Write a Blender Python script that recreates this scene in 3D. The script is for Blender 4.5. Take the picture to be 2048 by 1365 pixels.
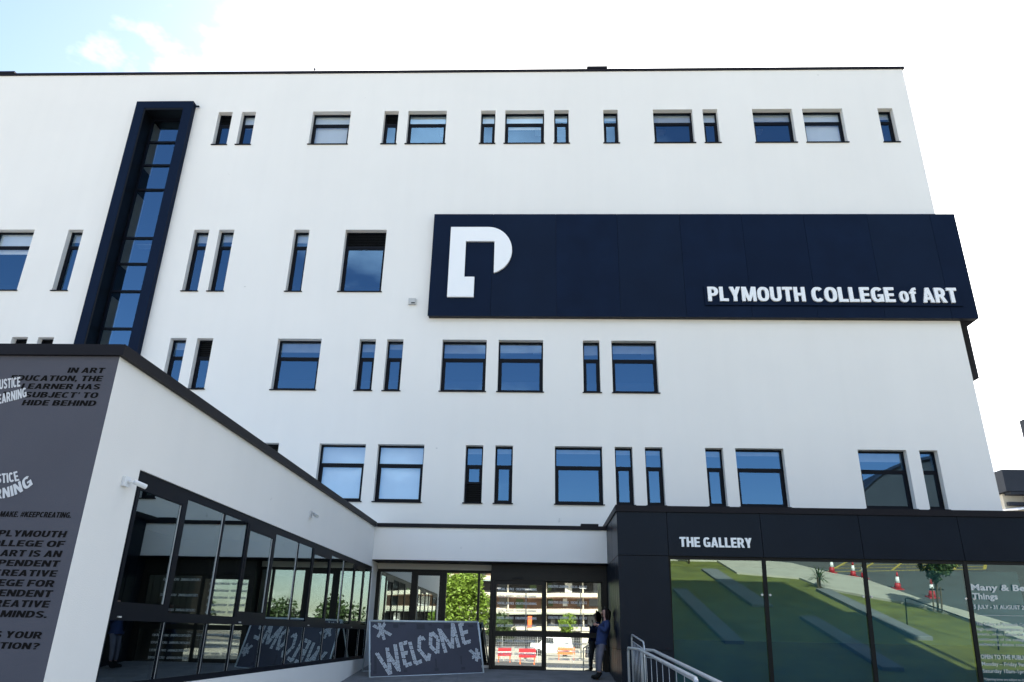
import bpy, bmesh, math, random
from mathutils import Vector, Matrix, noise
random.seed(7)
R = math.radians
for o in list(bpy.data.objects): bpy.data.objects.remove(o)
S = bpy.context.scene
C = S.collection

# ------------------------------------------------------------------ camera
cam_d = bpy.data.cameras.new('camera'); cam = bpy.data.objects.new('camera', cam_d); C.objects.link(cam)
S.camera = cam
cam_d.sensor_width = 36.0; cam_d.sensor_fit = 'HORIZONTAL'
cam_d.lens = 1462.04 / 2048.0 * 36.0
cam_d.clip_start = 0.1; cam_d.clip_end = 4000
yaw, pit, rol = R(-2.3140), R(21.9102), R(1.2173)
F = Vector((math.sin(yaw)*math.cos(pit), math.cos(yaw)*math.cos(pit), math.sin(pit)))
Rt = Vector((math.cos(yaw), -math.sin(yaw), 0)); Up = Rt.cross(F)
r2 = math.cos(rol)*Rt + math.sin(rol)*Up; u2 = -math.sin(rol)*Rt + math.cos(rol)*Up
M = Matrix((( r2.x, u2.x, -F.x, 0), (r2.y, u2.y, -F.y, 0), (r2.z, u2.z, -F.z, 0), (0, 0, 0, 1)))
cam.matrix_world = M                      # eye is the origin of the scene; z = 0 is eye height

# ------------------------------------------------------------------ world, sun
SUN_EL, SUN_AZ = 41.5, 2.0                # sun just behind the roof; azimuth from +Y towards +X
W = bpy.data.worlds.new('World'); S.world = W; W.use_nodes = True
nt = W.node_tree; N = nt.nodes; L = nt.links; N.clear()
wo = N.new('ShaderNodeOutputWorld'); bg = N.new('ShaderNodeBackground'); sky = N.new('ShaderNodeTexSky')
sky.sky_type = 'NISHITA'; sky.sun_disc = False; sky.sun_elevation = R(SUN_EL); sky.sun_rotation = R(SUN_AZ)
sky.altitude = 40; sky.air_density = 1.0; sky.dust_density = 0.7; sky.ozone_density = 1.0
bg.inputs['Strength'].default_value = 0.075
tc = N.new('ShaderNodeTexCoord'); sp = N.new('ShaderNodeSeparateXYZ'); L.new(tc.outputs['Generated'], sp.inputs[0])
zz = N.new('ShaderNodeMath'); zz.operation = 'MAXIMUM'; L.new(sp.outputs['Z'], zz.inputs[0]); zz.inputs[1].default_value = 0.0
za = N.new('ShaderNodeMath'); za.operation = 'ADD'; L.new(zz.outputs[0], za.inputs[0]); za.inputs[1].default_value = 0.22
dv = N.new('ShaderNodeVectorMath'); dv.operation = 'DIVIDE'; L.new(tc.outputs['Generated'], dv.inputs[0])
cb = N.new('ShaderNodeCombineXYZ'); L.new(za.outputs[0], cb.inputs[0]); L.new(za.outputs[0], cb.inputs[1]); cb.inputs[2].default_value = 1.0
L.new(cb.outputs[0], dv.inputs[1])
off = N.new('ShaderNodeVectorMath'); off.operation = 'ADD'; L.new(dv.outputs[0], off.inputs[0]); off.inputs[1].default_value = (3.1, 1.7, 0.4)
ns = N.new('ShaderNodeTexNoise'); ns.inputs['Scale'].default_value = 1.15; ns.inputs['Detail'].default_value = 8; ns.inputs['Roughness'].default_value = 0.56
L.new(off.outputs[0], ns.inputs['Vector'])
# the cloud bank lies to the south (behind the building), the northern sky is mostly clear
bias = N.new('ShaderNodeMapRange'); L.new(sp.outputs['Y'], bias.inputs['Value'])
bias.inputs['From Min'].default_value = 0.12; bias.inputs['From Max'].default_value = 0.75
bias.inputs['To Min'].default_value = -0.055; bias.inputs['To Max'].default_value = 0.20
bx_ = N.new('ShaderNodeMath'); bx_.operation = 'MULTIPLY'; xm = N.new('ShaderNodeMath'); xm.operation = 'MINIMUM'; L.new(sp.outputs['X'], xm.inputs[0]); xm.inputs[1].default_value = 0.0; L.new(xm.outputs[0], bx_.inputs[0]); bx_.inputs[1].default_value = 0.22
sm0 = N.new('ShaderNodeMath'); sm0.operation = 'ADD'; L.new(ns.outputs['Fac'], sm0.inputs[0]); L.new(bias.outputs[0], sm0.inputs[1])
sm = N.new('ShaderNodeMath'); sm.operation = 'ADD'; L.new(sm0.outputs[0], sm.inputs[0]); L.new(bx_.outputs[0], sm.inputs[1])
cr = N.new('ShaderNodeValToRGB'); L.new(sm.outputs[0], cr.inputs[0])
cr.color_ramp.elements[0].position = 0.49; cr.color_ramp.elements[1].position = 0.66
cr.color_ramp.elements[0].color = (0, 0, 0, 1); cr.color_ramp.elements[1].color = (1, 1, 1, 1)
mx = N.new('ShaderNodeMix'); mx.data_type = 'RGBA'; L.new(cr.outputs[0], mx.inputs[0])
L.new(sky.outputs[0], mx.inputs[6]); mx.inputs[7].default_value = (14, 14, 13.8, 1)
L.new(mx.outputs[2], bg.inputs['Color']); L.new(bg.outputs[0], wo.inputs['Surface'])

sl = bpy.data.lights.new('sun', 'SUN'); sl.energy = 5.0; sl.angle = R(0.53); sl.color = (1, 0.95, 0.87)
so = bpy.data.objects.new('sun', sl); C.objects.link(so)
sd = Vector((math.sin(R(SUN_AZ))*math.cos(R(SUN_EL)), math.cos(R(SUN_AZ))*math.cos(R(SUN_EL)), math.sin(R(SUN_EL))))
so.rotation_mode = 'QUATERNION'; so.rotation_quaternion = (-sd).to_track_quat('-Z', 'Y'); so.location = (0, 60, 60)

S.render.engine = 'CYCLES'
S.view_settings.view_transform = 'Standard'; S.view_settings.look = 'None'
S.view_settings.gamma = 1; S.view_settings.use_curve_mapping = False
S.view_settings.exposure = 1.99
S.cycles.max_bounces = 10; S.cycles.glossy_bounces = 6; S.cycles.transparent_max_bounces = 16; S.cycles.diffuse_bounces = 4

# ------------------------------------------------------------------ materials
def nodes(name):
    m = bpy.data.materials.new(name); m.use_nodes = True
    return m, m.node_tree.nodes, m.node_tree.links, m.node_tree.nodes['Principled BSDF']
def mat(name, col, rough=0.6, var=0.0, vscale=1.5, bump=0.0, bscale=60, spec=0.5, metal=0.0, dist=0.01):
    m, n, l, p = nodes(name)
    p.inputs['Base Color'].default_value = (*col, 1); p.inputs['Roughness'].default_value = rough
    p.inputs['Specular IOR Level'].default_value = spec; p.inputs['Metallic'].default_value = metal
    if var or bump:
        t = n.new('ShaderNodeTexCoord')
    if var:
        a = n.new('ShaderNodeTexNoise'); a.inputs['Scale'].default_value = vscale; a.inputs['Detail'].default_value = 6
        l.new(t.outputs['Object'], a.inputs['Vector'])
        mr = n.new('ShaderNodeMapRange'); l.new(a.outputs['Fac'], mr.inputs['Value'])
        mr.inputs['From Min'].default_value = 0.3; mr.inputs['From Max'].default_value = 0.7
        mr.inputs['To Min'].default_value = 1-var; mr.inputs['To Max'].default_value = 1+var
        v = n.new('ShaderNodeVectorMath'); v.operation = 'SCALE'; v.inputs[0].default_value = col
        l.new(mr.outputs[0], v.inputs['Scale']); l.new(v.outputs[0], p.inputs['Base Color'])
    if bump:
        b = n.new('ShaderNodeTexNoise'); b.inputs['Scale'].default_value = bscale; b.inputs['Detail'].default_value = 4
        l.new(t.outputs['Object'], b.inputs['Vector'])
        bu = n.new('ShaderNodeBump'); bu.inputs['Strength'].default_value = bump; bu.inputs['Distance'].default_value = dist
        l.new(b.outputs['Fac'], bu.inputs['Height']); l.new(bu.outputs[0], p.inputs['Normal'])
    return m
def render_mat(name, col):
    """white silicone render: faint cloudy tone, faint run-off streaks, rare dark specks, fine grain"""
    m, n, l, p = nodes(name); p.inputs['Roughness'].default_value = 0.85; p.inputs['Specular IOR Level'].default_value = 0.25
    t = n.new('ShaderNodeTexCoord')
    def noi(scale, vec, det=5):
        a = n.new('ShaderNodeTexNoise'); a.inputs['Scale'].default_value = scale; a.inputs['Detail'].default_value = det
        l.new(vec, a.inputs['Vector']); return a.outputs['Fac']
    def rng(v, a, b, c, d):
        r = n.new('ShaderNodeMapRange'); l.new(v, r.inputs['Value'])
        for k, x in zip(('From Min', 'From Max', 'To Min', 'To Max'), (a, b, c, d)): r.inputs[k].default_value = x
        return r.outputs[0]
    def mul(a, b):
        q = n.new('ShaderNodeMath'); q.operation = 'MULTIPLY'; l.new(a, q.inputs[0]); l.new(b, q.inputs[1]); return q.outputs[0]
    mp = n.new('ShaderNodeMapping'); mp.inputs['Scale'].default_value = (1, 1, 0.06); l.new(t.outputs['Object'], mp.inputs['Vector'])
    a = rng(noi(0.35, t.outputs['Object']), 0.3, 0.7, 0.975, 1.015)
    b = rng(noi(3.0, mp.outputs[0]), 0.4, 0.75, 1.0, 0.985)
    c = rng(noi(2.6, t.outputs['Object'], 12), 0.735, 0.76, 1.0, 0.72)
    v = n.new('ShaderNodeVectorMath'); v.operation = 'SCALE'; v.inputs[0].default_value = col
    l.new(mul(mul(a, b), c), v.inputs['Scale']); l.new(v.outputs[0], p.inputs['Base Color'])
    bu = n.new('ShaderNodeBump'); bu.inputs['Strength'].default_value = 0.25; bu.inputs['Distance'].default_value = 0.01
    l.new(noi(90, t.outputs['Object'], 3), bu.inputs['Height']); l.new(bu.outputs[0], p.inputs['Normal'])
    return m
def glass(name, refl=(0.6, 0.8, 1.0), base=0.25, trans=(0.6, 0.66, 0.66), power=5.0, warp=0.0):
    m = bpy.data.materials.new(name); m.use_nodes = True; n = m.node_tree.nodes; l = m.node_tree.links; n.clear()
    out = n.new('ShaderNodeOutputMaterial'); mix = n.new('ShaderNodeMixShader')
    g = n.new('ShaderNodeBsdfGlossy'); g.inputs['Roughness'].default_value = 0.0; g.inputs['Color'].default_value = (*refl, 1)
    tr = n.new('ShaderNodeBsdfTransparent'); tr.inputs['Color'].default_value = (*trans, 1)
    lw = n.new('ShaderNodeLayerWeight'); lw.inputs['Blend'].default_value = 0.5
    pw = n.new('ShaderNodeMath'); pw.operation = 'POWER'; l.new(lw.outputs['Facing'], pw.inputs[0]); pw.inputs[1].default_value = power
    mr = n.new('ShaderNodeMapRange'); l.new(pw.outputs[0], mr.inputs['Value']); mr.inputs['To Min'].default_value = base; mr.inputs['To Max'].default_value = 1.0
    l.new(mr.outputs[0], mix.inputs[0]); l.new(tr.outputs[0], mix.inputs[1]); l.new(g.outputs[0], mix.inputs[2]); l.new(mix.outputs[0], out.inputs['Surface'])
    if warp:
        t = n.new('ShaderNodeTexCoord'); a = n.new('ShaderNodeTexNoise'); a.inputs['Scale'].default_value = 0.9; a.inputs['Detail'].default_value = 1
        l.new(t.outputs['Object'], a.inputs['Vector'])
        bu = n.new('ShaderNodeBump'); bu.inputs['Strength'].default_value = warp; bu.inputs['Distance'].default_value = 0.01
        l.new(a.outputs['Fac'], bu.inputs['Height']); l.new(bu.outputs[0], g.inputs['Normal'])
    return m
MT = dict(
    render=render_mat('white_render', (0.83, 0.81, 0.775)),
    mural=mat('grey_painted_render', (0.088, 0.090, 0.112), 0.85, 0.05, 1.2, 0.2, 90, spec=0.2),
    mural_black=mat('black_wall_paint', (0.008, 0.0075, 0.008), 0.8, spec=0.08),
    mural_white=mat('white_wall_paint', (0.62, 0.63, 0.66), 0.7),
    coping=mat('dark_coping_metal', (0.009, 0.008, 0.0115), 0.5, 0.08, 3, spec=0.15),
    navy=mat('navy_composite_panel', (0.0038, 0.0108, 0.031), 0.6, 0.10, 0.9, 0.05, 200, 0.09),
    navy_b=mat('navy_composite_panel_greyer', (0.0041, 0.0114, 0.0312), 0.58, 0.14, 0.7, 0.05, 200, 0.10), navy_c=mat('navy_composite_panel_bluer', (0.0041, 0.0114, 0.0325), 0.6, 0.14, 1.3, 0.05, 200, 0.09),
    navy2=mat('navy_painted_metal', (0.005, 0.008, 0.016), 0.55, 0.06, 2, spec=0.25),
    inner=mat('black_tower_lining', (0.003, 0.004, 0.006), 0.5, spec=0.2),
    gal=mat('charcoal_composite_panel', (0.005, 0.0095, 0.018), 0.33, 0.10, 1.3, 0.03, 150, 0.12),
    joint=mat('black_joint', (0.003, 0.003, 0.003), 0.8),
    frame=mat('black_window_frame', (0.0035, 0.0050, 0.010), 0.45, 0.05, 4, spec=0.12),
    doorf=mat('bronze_door_frame', (0.013, 0.012, 0.010), 0.4, 0.05, 4, spec=0.18),
    white=mat('white_acrylic', (0.86, 0.87, 0.88), 0.35),
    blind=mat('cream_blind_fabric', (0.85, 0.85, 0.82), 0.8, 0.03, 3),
    blind_grey=mat('grey_blind_fabric', (0.50, 0.50, 0.48), 0.8, 0.03, 3), blind_dull=mat('shaded_blind_fabric', (0.26, 0.27, 0.27), 0.8, 0.1, 3),  # darker copies of the blind fabric, their dimness is put into the colour
    room=mat('office_wall', (0.10, 0.10, 0.095), 0.9),
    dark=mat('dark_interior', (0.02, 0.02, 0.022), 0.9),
    ceil=mat('ceiling_board', (0.5, 0.5, 0.48), 0.9),
    cream=mat('cream_board', (0.55, 0.53, 0.46), 0.7),
    steel=mat('brushed_steel', (0.62, 0.63, 0.64), 0.42, 0.06, 8, metal=0.55),
    camw=mat('white_plastic', (0.75, 0.76, 0.77), 0.4),
    paving=mat('grey_paving', (0.18, 0.185, 0.19), 0.8, 0.18, 3, 0.2, 60),
    tarmac=mat('tarmac', (0.075, 0.078, 0.08), 0.85, 0.15, 0.6, 0.3, 40),
    concrete=mat('concrete', (0.15, 0.155, 0.16), 0.85, 0.12, 1.2, 0.2, 30),
    pave2=mat('pale_pavement', (0.42, 0.39, 0.33), 0.85, 0.10, 1.5),
    grass=mat('grass', (0.12, 0.13, 0.02), 0.9, 0.3, 1.1, 0.6, 35, dist=0.05),
    soil=mat('earth_and_gravel', (0.20, 0.18, 0.15), 0.95, 0.3, 0.15, 0.2, 10),
    yellow=mat('yellow_road_paint', (0.42, 0.32, 0.07), 0.7, 0.3, 6),
    band=mat('white_balcony_concrete', (0.50, 0.47, 0.39), 0.8, 0.06, 0.6),
    brown=mat('brown_brick_wall', (0.13, 0.075, 0.05), 0.8, 0.3, 1.5),
    darkglass=mat('dark_glazing', (0.02, 0.024, 0.028), 0.08),
    tube=mat('white_painted_tube', (0.60, 0.68, 0.72), 0.4),
    board=mat('grey_poster_print', (0.040, 0.043, 0.066), 0.6, 0.15, 1.5),
    posterk=mat('dark_poster_print', (0.022, 0.024, 0.036), 0.6),
    tape=mat('white_paper_strip', (0.66, 0.71, 0.75), 0.8),
    tape2=mat('paper_strip_print', (0.10, 0.11, 0.14), 0.8),
    vinyl=mat('white_vinyl_lettering', (0.62, 0.64, 0.64), 0.6),
    red=mat('red_plastic', (0.42, 0.02, 0.03), 0.5),
    orange=mat('orange_plastic', (0.9, 0.16, 0.03), 0.5),
    conew=mat('white_reflective_band', (0.8, 0.8, 0.8), 0.5),
    skin=mat('skin', (0.55, 0.31, 0.24), 0.55),
    hair=mat('dark_brown_hair', (0.010, 0.007, 0.006), 0.6, spec=0.2),
    jacket=mat('blue_denim', (0.020, 0.040, 0.125), 0.85, 0.25, 6, 0.4, 60),
    jeans=mat('grey_blue_jeans', (0.17, 0.17, 0.215), 0.85, 0.12, 6, 0.3, 60),
    boots=mat('black_leather', (0.006, 0.006, 0.006), 0.6, spec=0.15),
    vault=mat('brown_render', (0.060, 0.050, 0.040), 0.8, 0.25, 0.5),
    boxg=mat('greyish_white_plastic', (0.50, 0.50, 0.49), 0.5),  # even grey tone, sets the box off from the white wall
    bark=mat('bark', (0.10, 0.075, 0.05), 0.9, 0.3, 8, 0.5, 30),
    leaf=mat('sunlit_leaf', (0.13, 0.21, 0.02), 0.6, 0.35, 2.5),
    leafd=mat('dark_leaf', (0.035, 0.065, 0.015), 0.6, 0.35, 1.5),
    bgsteel=mat('blue_grey_cladding', (0.022, 0.028, 0.04), 0.6, 0.1, 1, spec=0.2),
    g_win=glass('blue_coated_glass', (0.26, 0.50, 0.80), 0.25, (0.90, 0.93, 0.93), 4.0, 0.05),
    g_tow=glass('tower_glass', (0.28, 0.52, 0.80), 0.34, (0.65, 0.7, 0.7), 4.0, 0.05),
    g_wing=glass('lobby_glass', (0.80, 0.92, 0.94), 0.22, (0.55, 0.62, 0.60), 3.0, 0.04),
    g_door=glass('entrance_glass', (0.84, 0.88, 0.82), 0.52, (0.5, 0.52, 0.5), 3.0, 0.06),
    g_gal=glass('green_tinted_glass', (0.60, 0.78, 0.72), 0.27, (0.14, 0.42, 0.52), 3.0, 0.03),
)
MT['leaf'].node_tree.nodes['Principled BSDF'].inputs['Subsurface Weight'].default_value = 0.0

# ------------------------------------------------------------------ object helpers
BASE = {}
def tag(o, label=None, cat=None, group=None, kind=None):
    if label: o['label'] = label
    if cat: o['category'] = cat
    if group: o['group'] = group
    if kind: o['kind'] = kind
    return o
def thing(name, label, cat, base=(0, 0, 0), group=None):
    o = bpy.data.objects.new(name, None); C.objects.link(o); o.location = base; BASE[o.name] = Vector(base)
    o.empty_display_size = 0.3
    return tag(o, label, cat, group)
def wbase(o):
    v = Vector((0, 0, 0))
    while o is not None: v = v + o.location; o = o.parent
    return v
class MB:
    def __init__(s): s.v = []; s.f = []
    def quad(s, *p):
        b = len(s.v); s.v += [tuple(q) for q in p]; s.f.append(tuple(range(b, b+len(p)))); return s
    def box(s, x0, x1, y0, y1, z0, z1):
        b = len(s.v)
        s.v += [(x, y, z) for z in (z0, z1) for y in (y0, y1) for x in (x0, x1)]
        s.f += [tuple(b+i for i in q) for q in ((0, 2, 3, 1), (4, 5, 7, 6), (0, 1, 5, 4), (2, 6, 7, 3), (0, 4, 6, 2), (1, 3, 7, 5))]
        return s
    def hexa(s, pts):     # 8 points: bottom 4 ccw, top 4 ccw
        b = len(s.v); s.v += [tuple(p) for p in pts]
        s.f += [tuple(b+i for i in q) for q in ((3, 2, 1, 0), (4, 5, 6, 7), (0, 1, 5, 4), (1, 2, 6, 5), (2, 3, 7, 6), (3, 0, 4, 7))]
        return s
    def prism(s, poly, fn, h):   # poly 2d, fn(u,v,w)->3d, h depth
        b = len(s.v); n = len(poly)
        s.v += [fn(u, v, 0) for u, v in poly] + [fn(u, v, h) for u, v in poly]
        s.f.append(tuple(b+i for i in range(n))[::-1]); s.f.append(tuple(b+n+i for i in range(n)))
        for i in range(n): j = (i+1) % n; s.f.append((b+i, b+j, b+n+j, b+n+i))
        return s
    def tube(s, pts, r, n=8, cap=True):
        pts = [Vector(p) for p in pts]; rs = r if isinstance(r, (list, tuple)) else [r]*len(pts); rings = []
        for i, p in enumerate(pts):
            d = (pts[min(i+1, len(pts)-1)] - pts[max(i-1, 0)]).normalized()
            a = Vector((0, 0, 1)) if abs(d.z) < 0.9 else Vector((1, 0, 0))
            e = d.cross(a).normalized(); g = d.cross(e)
            rings.append(len(s.v))
            for k in range(n):
                t = 2*math.pi*k/n; s.v.append(tuple(p + rs[i]*(math.cos(t)*e + math.sin(t)*g)))
        for i in range(len(pts)-1):
            a, b = rings[i], rings[i+1]
            for k in range(n): j = (k+1) % n; s.f.append((a+k, a+j, b+j, b+k))
        if cap: s.f.append(tuple(rings[0]+k for k in range(n))[::-1]); s.f.append(tuple(rings[-1]+k for k in range(n)))
        return s
    def lathe(s, c, prof, n=16):
        b = len(s.v)
        for r, z in prof:
            for k in range(n): t = 2*math.pi*k/n; s.v.append((c[0]+r*math.cos(t), c[1]+r*math.sin(t), c[2]+z))
        for i in range(len(prof)-1):
            for k in range(n): j = (k+1) % n; s.f.append((b+i*n+k, b+i*n+j, b+(i+1)*n+j, b+(i+1)*n+k))
        s.f.append(tuple(b+k for k in range(n))[::-1]); s.f.append(tuple(b+(len(prof)-1)*n+k for k in range(n)))
        return s
    def build(s, name, m, parent=None, smooth=False, label=None, loc=(0, 0, 0), rel=False):
        off = Vector((0, 0, 0)) if (parent is None or rel) else wbase(parent)
        me = bpy.data.meshes.new(name); me.from_pydata([tuple(Vector(v)-off) for v in s.v], [], s.f)
        me.materials.append(MT[m] if isinstance(m, str) else m)
        me.validate(); me.update()
        if smooth:
            for p in me.polygons: p.use_smooth = True
        o = bpy.data.objects.new(name, me); C.objects.link(o); o.location = loc
        if parent: o.parent = parent
        if label: o['label'] = label
        return o
def inst(o, parent, loc, name=None):
    c = o.copy(); C.objects.link(c); c.parent = parent; c.location = loc; return c
def bevel(o, w=0.01, seg=2):
    m = o.modifiers.new('bevel', 'BEVEL'); m.width = w; m.segments = seg; m.limit_method = 'ANGLE'; return o

# text: returns MB-ready verts/faces in text units
_caps = {}
def glyphs(s, bold, extrude=0.0):
    cu = bpy.data.curves.new('t', 'FONT'); cu.body = s; cu.offset = bold; cu.extrude = extrude; cu.resolution_u = 4
    if bold > 0.02: cu.space_character = 1.0 + bold*1.2
    o = bpy.data.objects.new('t', cu); C.objects.link(o)
    dg = bpy.context.evaluated_depsgraph_get(); me = bpy.data.meshes.new_from_object(o.evaluated_get(dg))
    v = [tuple(x.co) for x in me.vertices]; f = [tuple(p.vertices) for p in me.polygons]
    bpy.data.objects.remove(o); bpy.data.curves.remove(cu); bpy.data.meshes.remove(me)
    return v, f
def cap(bold):
    if bold not in _caps:
        v, f = glyphs('H', bold); _caps[bold] = (min(p[1] for p in v), max(p[1] for p in v))
    return _caps[bold]
def text_pts(s, x0, x1, z0, z1, bold=0.0, shear=0.0):
    """fit string s between x0..x1 with capitals from z0 to z1 -> list of (x,z), faces"""
    v, f = glyphs(s, bold); a = min(p[0] for p in v); b = max(p[0] for p in v); c0, c1 = cap(bold)
    sh = shear*(z1-z0)
    sx = (x1-x0-sh)/(b-a); sz = (z1-z0)/(c1-c0)
    pts = []
    for p in v:
        h = (p[1]-c0)*sz; pts.append((x0+(p[0]-a)*sx+shear*h, z0+h))
    return pts, f
def flat_text(s, x0, x1, z0, z1, fn, bold=0.0, shear=0.0, mb=None, warp=None):
    mb = mb or MB(); pts, f = text_pts(s, x0, x1, z0, z1, bold, shear); b = len(mb.v)
    if warp: pts = [warp(*p) for p in pts]
    mb.v += [fn(x, z) for x, z in pts]; mb.f += [tuple(b+i for i in q) for q in f]
    return mb
def solid_letters(s, x0, x1, z0, z1, y, depth, bold, m, parent, shear=0.0):
    """every letter a part of its own"""
    v, f = glyphs(s, bold, 0.05); a = min(p[0] for p in v); b = max(p[0] for p in v); c0, c1 = cap(bold)
    sx = (x1-x0)/(b-a); sz = (z1-z0)/(c1-c0); n = len(v); par = list(range(n))
    def find(i):
        while par[i] != i: par[i] = par[par[i]]; i = par[i]
        return i
    for q in f:
        for k in q[1:]: par[find(q[0])] = find(k)
    isl = {}
    for q in f: isl.setdefault(find(q[0]), []).append(q)
    # merge pieces whose x ranges overlap heavily
    out = []
    for q in isl.values():
        ids = sorted({i for t in q for i in t}); out.append([min(v[i][0] for i in ids), max(v[i][0] for i in ids), q])
    out.sort(key=lambda t: t[0]); mer = []
    for t in out:
        if mer and t[1] <= mer[-1][1]+1e-4: mer[-1][2] = mer[-1][2]+t[2]
        elif mer and t[0] < mer[-1][0] + 0.5*(mer[-1][1]-mer[-1][0]): mer[-1][2] = mer[-1][2]+t[2]; mer[-1][1] = max(mer[-1][1], t[1])
        else: mer.append(t)
    for _, _, q in mer:
        ids = sorted({i for t in q for i in t}); mp = {i: k for k, i in enumerate(ids)}; mb = MB()
        mb.v = [(x0+(v[i][0]-a)*sx, y - depth*(v[i][2]+0.05)/0.1, z0+(v[i][1]-c0)*sz) for i in ids]
        mb.f = [tuple(mp[i] for i in t) for t in q]
        mb.build('letter', m, parent)

# heavy grotesque capitals drawn stroke by stroke (cap height 1)
def _rect(a, b, c, d): return [[(a, b), (c, b), (c, d), (a, d)]]
def _arc(cx, cy, ax, ay, bx, by, t0, t1, n=14, p=2.0):
    out = []
    def e(t, u, v):
        c_, s_ = math.cos(R(t)), math.sin(R(t)); q = 2/p
        return (cx+u*math.copysign(abs(c_)**q, c_), cy+v*math.copysign(abs(s_)**q, s_))
    for i in range(n):
        a = t0+(t1-t0)*i/n; b = t0+(t1-t0)*(i+1)/n
        out.append([e(a, ax, ay), e(b, ax, ay), e(b, bx, by), e(a, bx, by)])
    return [('strip', out)]
def _ring(w, h, sx_, sy_, t0=0, t1=360, n=26): return _arc(w/2, h/2, w/2, h/2, w/2-sx_, h/2-sy_, t0, t1, n, 2.5)
def _bowl(xc, x1, y0, y1, sx_, sy_): return _arc(xc, (y0+y1)/2, x1-xc, (y1-y0)/2, x1-xc-sx_, (y1-y0)/2-sy_, -90, 90, 12, 2.2)
def _stroke(pts, w):
    out = []; L_ = []; n = len(pts)
    for i, p in enumerate(pts):
        a = pts[max(0, i-1)]; b = pts[min(n-1, i+1)]; dx, dy = b[0]-a[0], b[1]-a[1]; l = math.hypot(dx, dy); L_.append(((p[0]-dy/l*w/2, p[1]+dx/l*w/2), (p[0]+dy/l*w/2, p[1]-dx/l*w/2)))
    for i in range(n-1): out.append([L_[i][0], L_[i+1][0], L_[i+1][1], L_[i][1]])
    return [('strip', out)]
_s, _b = .235, .185
_S = [(.33+.225*math.cos(R(t)), .735+.17*math.sin(R(t))) for t in range(10, 241, 15)] + [(.345+.23*math.cos(R(t)), .265+.17*math.sin(R(t))) for t in range(60, -171, -15)]
_Q = [(.31+.20*math.cos(R(t)), .74+.16*math.sin(R(t))) for t in range(170, -61, -15)] + [(.31, .42), (.31, .30)]
_stem = _rect(0, 0, _s, 1)
_P = _stem+_rect(.2, 1-_b, .31, 1)+_rect(.2, .36, .31, .36+_b)+_bowl(.31, .66, .36, 1, _s, _b)
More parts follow.
